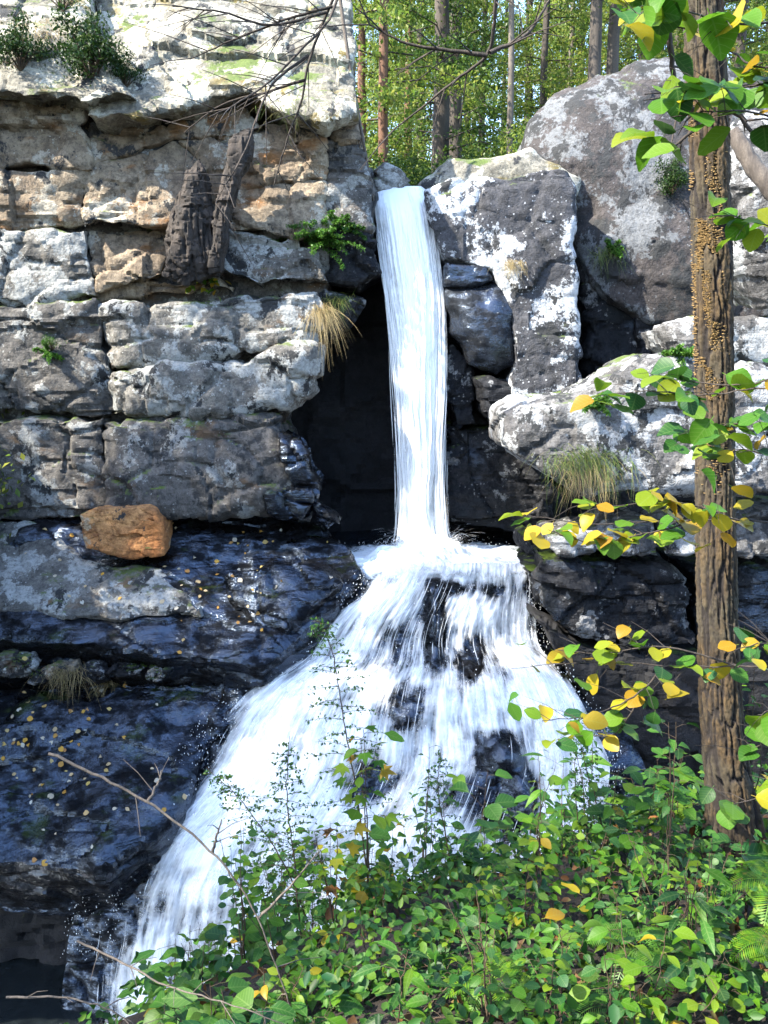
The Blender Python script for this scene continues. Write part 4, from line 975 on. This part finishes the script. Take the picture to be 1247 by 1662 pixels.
bough('dark bare branch curving down beside the near trunk and forking across it', [[(1078, -40), (1086, 60), (1094, 125), (1106, 150), (1180, 142), (1270, 132)], [(1106, 150), (1104, 165), (1108, 190)], [(1108, 150), (1122, 175), (1130, 205), (1090, 240)], [(1140, 146), (1200, 190), (1235, 230)]], 3.0, [], 0, .06, (0, 0, 1, 1), .012, twig=5)
bough('short green twig crossing the trunk above its middle', [[(1310, 380), (1240, 365), (1180, 350), (1120, 355)]], 2.9, ['lime_round', 'autumn_round'], 14, .07, (1100, 320, 1300, 400), .003, twig=6)
bough('green round-leaved branch crossing the trunk at its middle', [[(1330, 640), (1240, 630), (1150, 640), (1050, 635), (960, 645)], [(1330, 700), (1250, 690), (1180, 690), (1120, 720)], [(1320, 760), (1250, 740), (1200, 730), (1160, 760)], [(1300, 600), (1210, 625), (1130, 620), (1040, 610)]], 3.0, ['green_round', 'green_round', 'lime_round', 'lime_round', 'autumn_round'], 78, .085, (930, 560, 1300, 800), .004, twig=9)
bough('yellow and green leafy branch level with the foot of the tall fall', [[(1320, 850), (1200, 845), (1080, 845), (960, 850), (850, 835)], [(1200, 845), (1100, 815), (1000, 820), (930, 815)], [(1120, 850), (1030, 870), (960, 880), (890, 860)]], 3.2, AU, 72, .078, (835, 785, 1300, 905), .004, twig=10, flat=.75)
bough('yellow-leaved branch in front of the right foot of the cascade', [[(1340, 1080), (1200, 1082), (1080, 1080), (960, 1075), (830, 1085)], [(1200, 1082), (1080, 1050), (980, 1060), (900, 1055)], [(1080, 1080), (1030, 1130), (960, 1160), (880, 1170)], [(1320, 1060), (1240, 1045), (1180, 1060)], [(1050, 1110), (1000, 1190), (940, 1190)]], 3.1, AU + ['green_round'], 84, .075, (800, 1010, 1300, 1215), .004, twig=9, flat=.7)
bough('few round green leaves at the right edge beside the tree foot', [[(1340, 1190), (1260, 1200), (1205, 1220)], [(1340, 1260), (1270, 1280), (1180, 1310)], [(1330, 1170), (1270, 1150), (1230, 1160)]], 2.9, G + ['autumn_round'], 24, .09, (1150, 1130, 1320, 1340), .004, twig=5)
bough('dark bare twigs hanging from above across the left cliff top', [[(560, -40), (535, 30), (490, 80), (440, 130), (390, 165), (340, 190)], [(552, -30), (505, 90), (490, 160), (465, 230), (445, 300)], [(540, 10), (470, 30), (390, 60), (310, 95)], [(530, 20), (440, 40), (360, 20), (280, 10)], [(500, 90), (440, 140), (400, 240), (350, 330)], [(495, 130), (430, 150), (360, 170), (300, 215)]], 7.0, [], 0, .1, (0, 0, 1, 1), .013, twig=12, name='bare_branch', tw_len=(.2, .7))
bough('dark bare branch hanging into the forest gap right of the fall top', [[(806, -40), (802, 40), (790, 90), (740, 130), (690, 170), (640, 210)], [(795, 85), (850, 60), (880, 20), (900, -20)], [(790, 90), (720, 80), (660, 70), (600, 40)]], 6.0, [], 0, .1, (0, 0, 1, 1), .016, twig=9, name='bare_branch', tw_len=(.1, .5))
bough('thin grey bare branch slanting in front of the cascade from the lower left', [[(78, 1222), (165, 1262), (250, 1308), (340, 1380), (400, 1455), (450, 1570), (492, 1700)], [(240, 1300), (258, 1270), (262, 1250)], [(345, 1385), (352, 1355), (360, 1330)], [(420, 1490), (470, 1440), (520, 1380)]], 2.8, [], 0, .1, (0, 0, 1, 1), .006, 'grey_twig', 3, 'bare_branch')
bough('grey bare twig lying low across the bottom left foliage', [[(125, 1528), (200, 1562), (270, 1600), (360, 1625), (470, 1665)], [(10, 1620), (110, 1620), (180, 1640), (240, 1680)]], 2.7, [], 0, .1, (0, 0, 1, 1), .0045, 'grey_twig', 8, 'bare_branch')

# ------------------------------------------------------------------ undergrowth on the bank
def gz(x, y): return bank_z(np.array(float(x)), np.array(float(y))).item()
def plant(label, px, top, Y, kinds, nleaf, size, group, name='shrub', stems=4, spread_=.16, cat='plant', zone=.62, lean=0.):
    T = at(px, top, Y); x = T.x - lean; y = Y + rnd.uniform(-.1, .1); z = gz(x, y); B_ = Vector((x, y, z)); H = max(.15, T.z - z)
    t = empty(name, B_); lines = []
    for k in range(stems):
        h = H * (1 if k == 0 else rnd.uniform(.6, .97)); a_ = rnd.uniform(0, 6.28); rr = spread_ * (0.25 if k == 0 else rnd.uniform(.4, 1.3))
        e_ = B_ + Vector((math.cos(a_) * rr + lean * h / H, math.sin(a_) * rr, h))
        c = curve([B_ + Vector((0, 0, -.05)), B_ + (e_ - B_) * .5 + Vector((rnd.gauss(0, .02), rnd.gauss(0, .02), 0)), e_], 7, .003); lines.append((c, .0035 + .0015 * H, .0012))
        zo = zone * min(1, .75 / H)
        n = nleaf // stems
        for j in range(n):
            f = 1 - zo * (j + .5) / n; i = min(len(c) - 2, int(f * (len(c) - 1))); p = c[i] + (c[i + 1] - c[i]) * (f * (len(c) - 1) - i)
            g = j * 2.4 + rnd.uniform(-.3, .3) + k; d = Vector((math.cos(g), math.sin(g), rnd.uniform(-.1, .35)))
            s_ = size * rnd.uniform(.65, 1.15); off = s_ * rnd.uniform(.15, .9); q = p + d * off
            if off > .25 * s_: lines.append(([p, p + d * off * .6 + Vector((0, 0, .004)), q], .0014, .0008))
            place_leaf(t, rnd.choice(kinds), q, d + Vector((rnd.gauss(0, .35), rnd.gauss(-.15, .35), -.15)), s_, flat=.7)
    tubes('stems', lines, M['stem'], t, 4)
    return tag(t, label, cat, group)
GR = ['green', 'green', 'green', 'lime', 'green_round', 'lime']; GL = ['lime', 'green', 'lime', 'lime_narrow', 'autumn']
R3 = random.Random(5)
def top_line(px): return np.interp(px, [60, 130, 200, 300, 400, 500, 600, 700, 800, 900, 1000, 1100, 1247], [1640, 1580, 1545, 1470, 1415, 1365, 1335, 1335, 1320, 1290, 1245, 1255, 1300]).item()
zones = [(60, 330, 'in the lower left corner'), (330, 560, 'before the white left of the cascade'), (560, 800, 'before the middle of the cascade'), (800, 1020, 'below the dark rocks'), (1020, 1300, 'by the near tree foot')]
def zone_of(px): return next((z[2] for z in zones if z[0] <= px < z[1]), zones[-1][2])
SPEC = [(['green', 'green', 'lime'], .13, 26, .6), (['green_round', 'green_round', 'lime_round'], .075, 44, .75), (['green_narrow', 'green_narrow', 'lime_narrow'], .15, 30, .7), (['green_round', 'green'], .17, 14, .5), (['lime', 'lime', 'autumn'], .105, 28, .65), (['green', 'green_narrow', 'lime_narrow'], .09, 36, .8)]
for row, (dy, Y0, n) in enumerate([(0, 5.3, 26), (65, 4.5, 26), (130, 3.75, 26), (195, 3.15, 26), (255, 2.75, 20)]):
    lo = [330, 230, 140, 90, 70][row]
    for i in range(n):
        px = lo + (1260 - lo) * (i + R3.uniform(.05, .95)) / n
        tp = top_line(px) + dy + R3.choice((-70, -35, -10, 10, 30, 55)) + R3.uniform(-15, 15)
        if tp > 1690: continue
        kd, sz, nl, zn = SPEC[R3.choice((0, 0, 0, 1, 2, 3, 4, 5, 5))]
        plant(('hindmost', 'taller', 'middle-row', 'low', 'foremost')[row] + ' leafy plant, %s from the left, ' % ORD[i] + zone_of(px), px, tp, Y0 + R3.uniform(-.35, .35), kd, nl, sz * R3.uniform(.65, 1.1) * (.95, .88, .8, .72, .65)[row], 'leafy plants of the near undergrowth', 'shrub', R3.choice((2, 3, 4, 5)), R3.uniform(.10, .22), zone=zn)
# taller stems that stand out against the water
for px, tp, Y, kinds, n, sz, lab, st in [(600, 1175, 4.2, ['lobed', 'lobed_green', 'lime'], 22, .11, 'tall slim sapling with lobed green and bronze leaves before the cascade', 2), (545, 1330, 4.0, ['lobed', 'lobed_dead', 'lobed_green'], 18, .10, 'sapling with orange-brown lobed leaves before the cascade', 3),
                                         (960, 1170, 4.6, ['green', 'green_narrow'], 26, .07, 'thin small-leaved green plant before the right foot of the cascade', 3), (880, 1215, 4.6, ['green', 'green_narrow'], 24, .06, 'thin twiggy plant left of the yellow-leaved branch tips', 3),
                                         (390, 1330, 3.8, ['green_round', 'lime'], 30, .06, 'round-leaved green sapling before the left side of the cascade', 4), (690, 1215, 4.4, ['green_narrow', 'green'], 26, .06, 'small-leaved green sapling right of the lobed-leaved sapling', 3),
                                         (1110, 1180, 4.0, ['green', 'green'], 26, .08, 'upright green sapling just left of the near trunk foot', 3), (1235, 1010, 4.6, ['green', 'lime_narrow'], 30, .07, 'leafy plant at the right edge behind the trunk', 4)]:
    plant(lab, px, tp, Y, kinds, n, sz, None, 'sapling', st, .12, 'sapling')
def feather(label, pts, Y, n, ln):
    P_ = [at(x, y, Y) for x, y in pts]; B_ = P_[0].copy(); t = empty('feathery_weed', B_); c = curve(P_, 12, .002); lines = [(c, .005, .0015)]; V = []
    for k in range(n):
        f = .15 + .85 * k / n; i = int(f * (len(c) - 2)); p = c[i]; sg = -1 if k % 2 else 1; l_ = ln * (1.15 - f) * rnd.uniform(.6, 1.1)
        d = Vector((sg, rnd.uniform(-.5, .5), rnd.uniform(.15, .5))).normalized(); w = [p + d * l_ * q + Vector((0, 0, -.3 * l_ * q * q)) for q in (0, .25, .5, .75, 1)]; lines.append((w, .002, .0007))
        for q in range(int(10 + 60 * l_)):
            u = rnd.random(); b_ = p + d * l_ * u + Vector((0, 0, -.3 * l_ * u * u)); V.append(tuple(b_ + Vector((rnd.gauss(0, .008), rnd.gauss(0, .008), rnd.gauss(0, .008)))))
    tubes('stems', lines, M['stem'], t, 4); o = leaf_cloud('foliage', np.array(V), .022, L['needle'], seed=4); o['kind'] = 'stuff'; under(o, t)
    return tag(t, label, 'weed')
feather('tallest feathery stem standing against the white cascade, leaning left', [(612, 1560), (585, 1330), (560, 1180), (540, 1060), (514, 1000)], 4.2, 46, .34)
feather('feathery stem left of the tallest one against the white cascade', [(490, 1540), (478, 1400), (466, 1290), (470, 1195)], 4.0, 40, .30)
feather('feathery dark green stem low before the left part of the cascade', [(520, 1560), (470, 1420), (400, 1310), (335, 1245)], 4.1, 40, .30)
feather('feathery green stem under the right foot of the cascade', [(985, 1420), (975, 1330), (950, 1240), (930, 1140)], 4.5, 40, .26)
feather('feathery stem between the lobed sapling and the dark cascade rock', [(740, 1480), (728, 1380), (712, 1290), (716, 1215)], 4.4, 34, .26)
def fern(label, px, py, Y, n, ln, mat='fern'):
    B_ = at(px, py, Y); B_.z = max(B_.z, gz(B_.x, B_.y)); t = empty('fern', B_)
    for k in range(n):
        a_ = k * 6.28 / n + rnd.uniform(-.3, .3); d = Vector((math.cos(a_), math.sin(a_), rnd.uniform(.5, .9))).normalized(); l_ = ln * rnd.uniform(.75, 1.1); V, Q = [], []
        s_ = d.cross(Vector((0, 0, 1))).normalized(); N = 26
        c = [B_ + d * l_ * (i / N) + Vector((0, 0, -.75 * l_ * (i / N) ** 2.2)) for i in range(N + 1)]
        for i in range(4, N):
            w = l_ * .24 * math.sin(math.pi * ((i - 3) / (N - 2)) ** .75) + .004; tn = (c[i + 1] - c[i]).normalized(); g = (c[i + 1] - c[i]).length
            for sg in (-1, 1):
                b_ = len(V); e_ = c[i] + s_ * sg * w + tn * w * .35 + Vector((0, 0, -.12 * w)); m_ = (c[i] + e_) / 2
                V += [c[i] - tn * g * .3, m_ - tn * g * .42, e_, m_ + tn * g * .42]; Q.append((b_, b_ + 1, b_ + 2, b_ + 3))
        b_ = len(V)
        for i in range(N): w = .0022; V += [c[i] - s_ * w, c[i] + s_ * w, c[i + 1] + s_ * w, c[i + 1] - s_ * w]; Q.append((b_, b_ + 1, b_ + 2, b_ + 3)); b_ += 4
        under(link('frond', raw_mesh('frond', np.array([tuple(q) for q in V]), np.array(Q)), L[mat], smooth=False), t)
    return tag(t, label, 'fern')
fern('bright green fern low on the bank, second from the right edge', 1040, 1540, 3.1, 8, .30)
fern('green fern at the bottom of the picture near the middle right', 1000, 1640, 2.8, 7, .26)
fern('yellowing fern at the right picture edge below the tree foot', 1262, 1440, 3.0, 8, .26, 'lime')
fern('yellow-green fern among plants at the bottom, left of the other ferns', 800, 1590, 2.9, 8, .24, 'lime')
fern('pale fern at the right picture edge near the bottom', 1262, 1540, 2.8, 7, .22, 'lime')
# ground cover and leaf litter
r = np.random.RandomState(3)
def cover(name, n, size, mat, h, label, cat, seed, xr=(-3.2, 4.5), yr=(2.0, 6.8)):
    x = r.uniform(*xr, n); y = r.uniform(*yr, n); z = bank_z(x, y) + r.uniform(.0, 1, n) ** 1.3 * h + .015
    o = leaf_cloud(name, np.stack([x, y, z], -1), size, mat, flat=.75, seed=seed, fine=True); o['kind'] = 'stuff'; return tag(o, label, cat)
cover('ground_cover', 8000, .055, L['green'], .30, 'low green ground cover under the taller plants of the bank', 'ground cover', 1)
cover('ground_cover', 900, .05, L['lime'], .34, 'lighter green small leaves scattered through the bank undergrowth', 'ground cover', 2)
cover('leaf_litter', 2500, .07, L['dead'], .03, 'brown fallen leaf litter on the dark soil of the bank', 'leaf litter', 3)
for px, py, kind in [(1125, 1645, 'lobed_dead'), (885 + 0, 1490, 'yellow'), (1040, 1480, 'autumn'), (940, 1450, 'yellow'), (960, 1600, 'dead')]:
    Y = 2.9; p = at(px, py, Y); o = place_leaf(None, kind, p, (rnd.gauss(0, 1), .3, 0), .10); o.name = 'fallen_leaf'
    tag(o, {1125: 'ragged orange-brown fallen leaf near the bottom right corner', 885: 'small yellow fallen leaf caught below the yellow-leaved branch', 1040: 'yellow fallen leaf caught on the bank left of the tree foot', 940: 'golden fallen leaf high in the middle of the undergrowth', 960: 'brown fallen leaf low on the bank beside the ferns'}[px], 'leaf', 'fallen leaves on the bank')
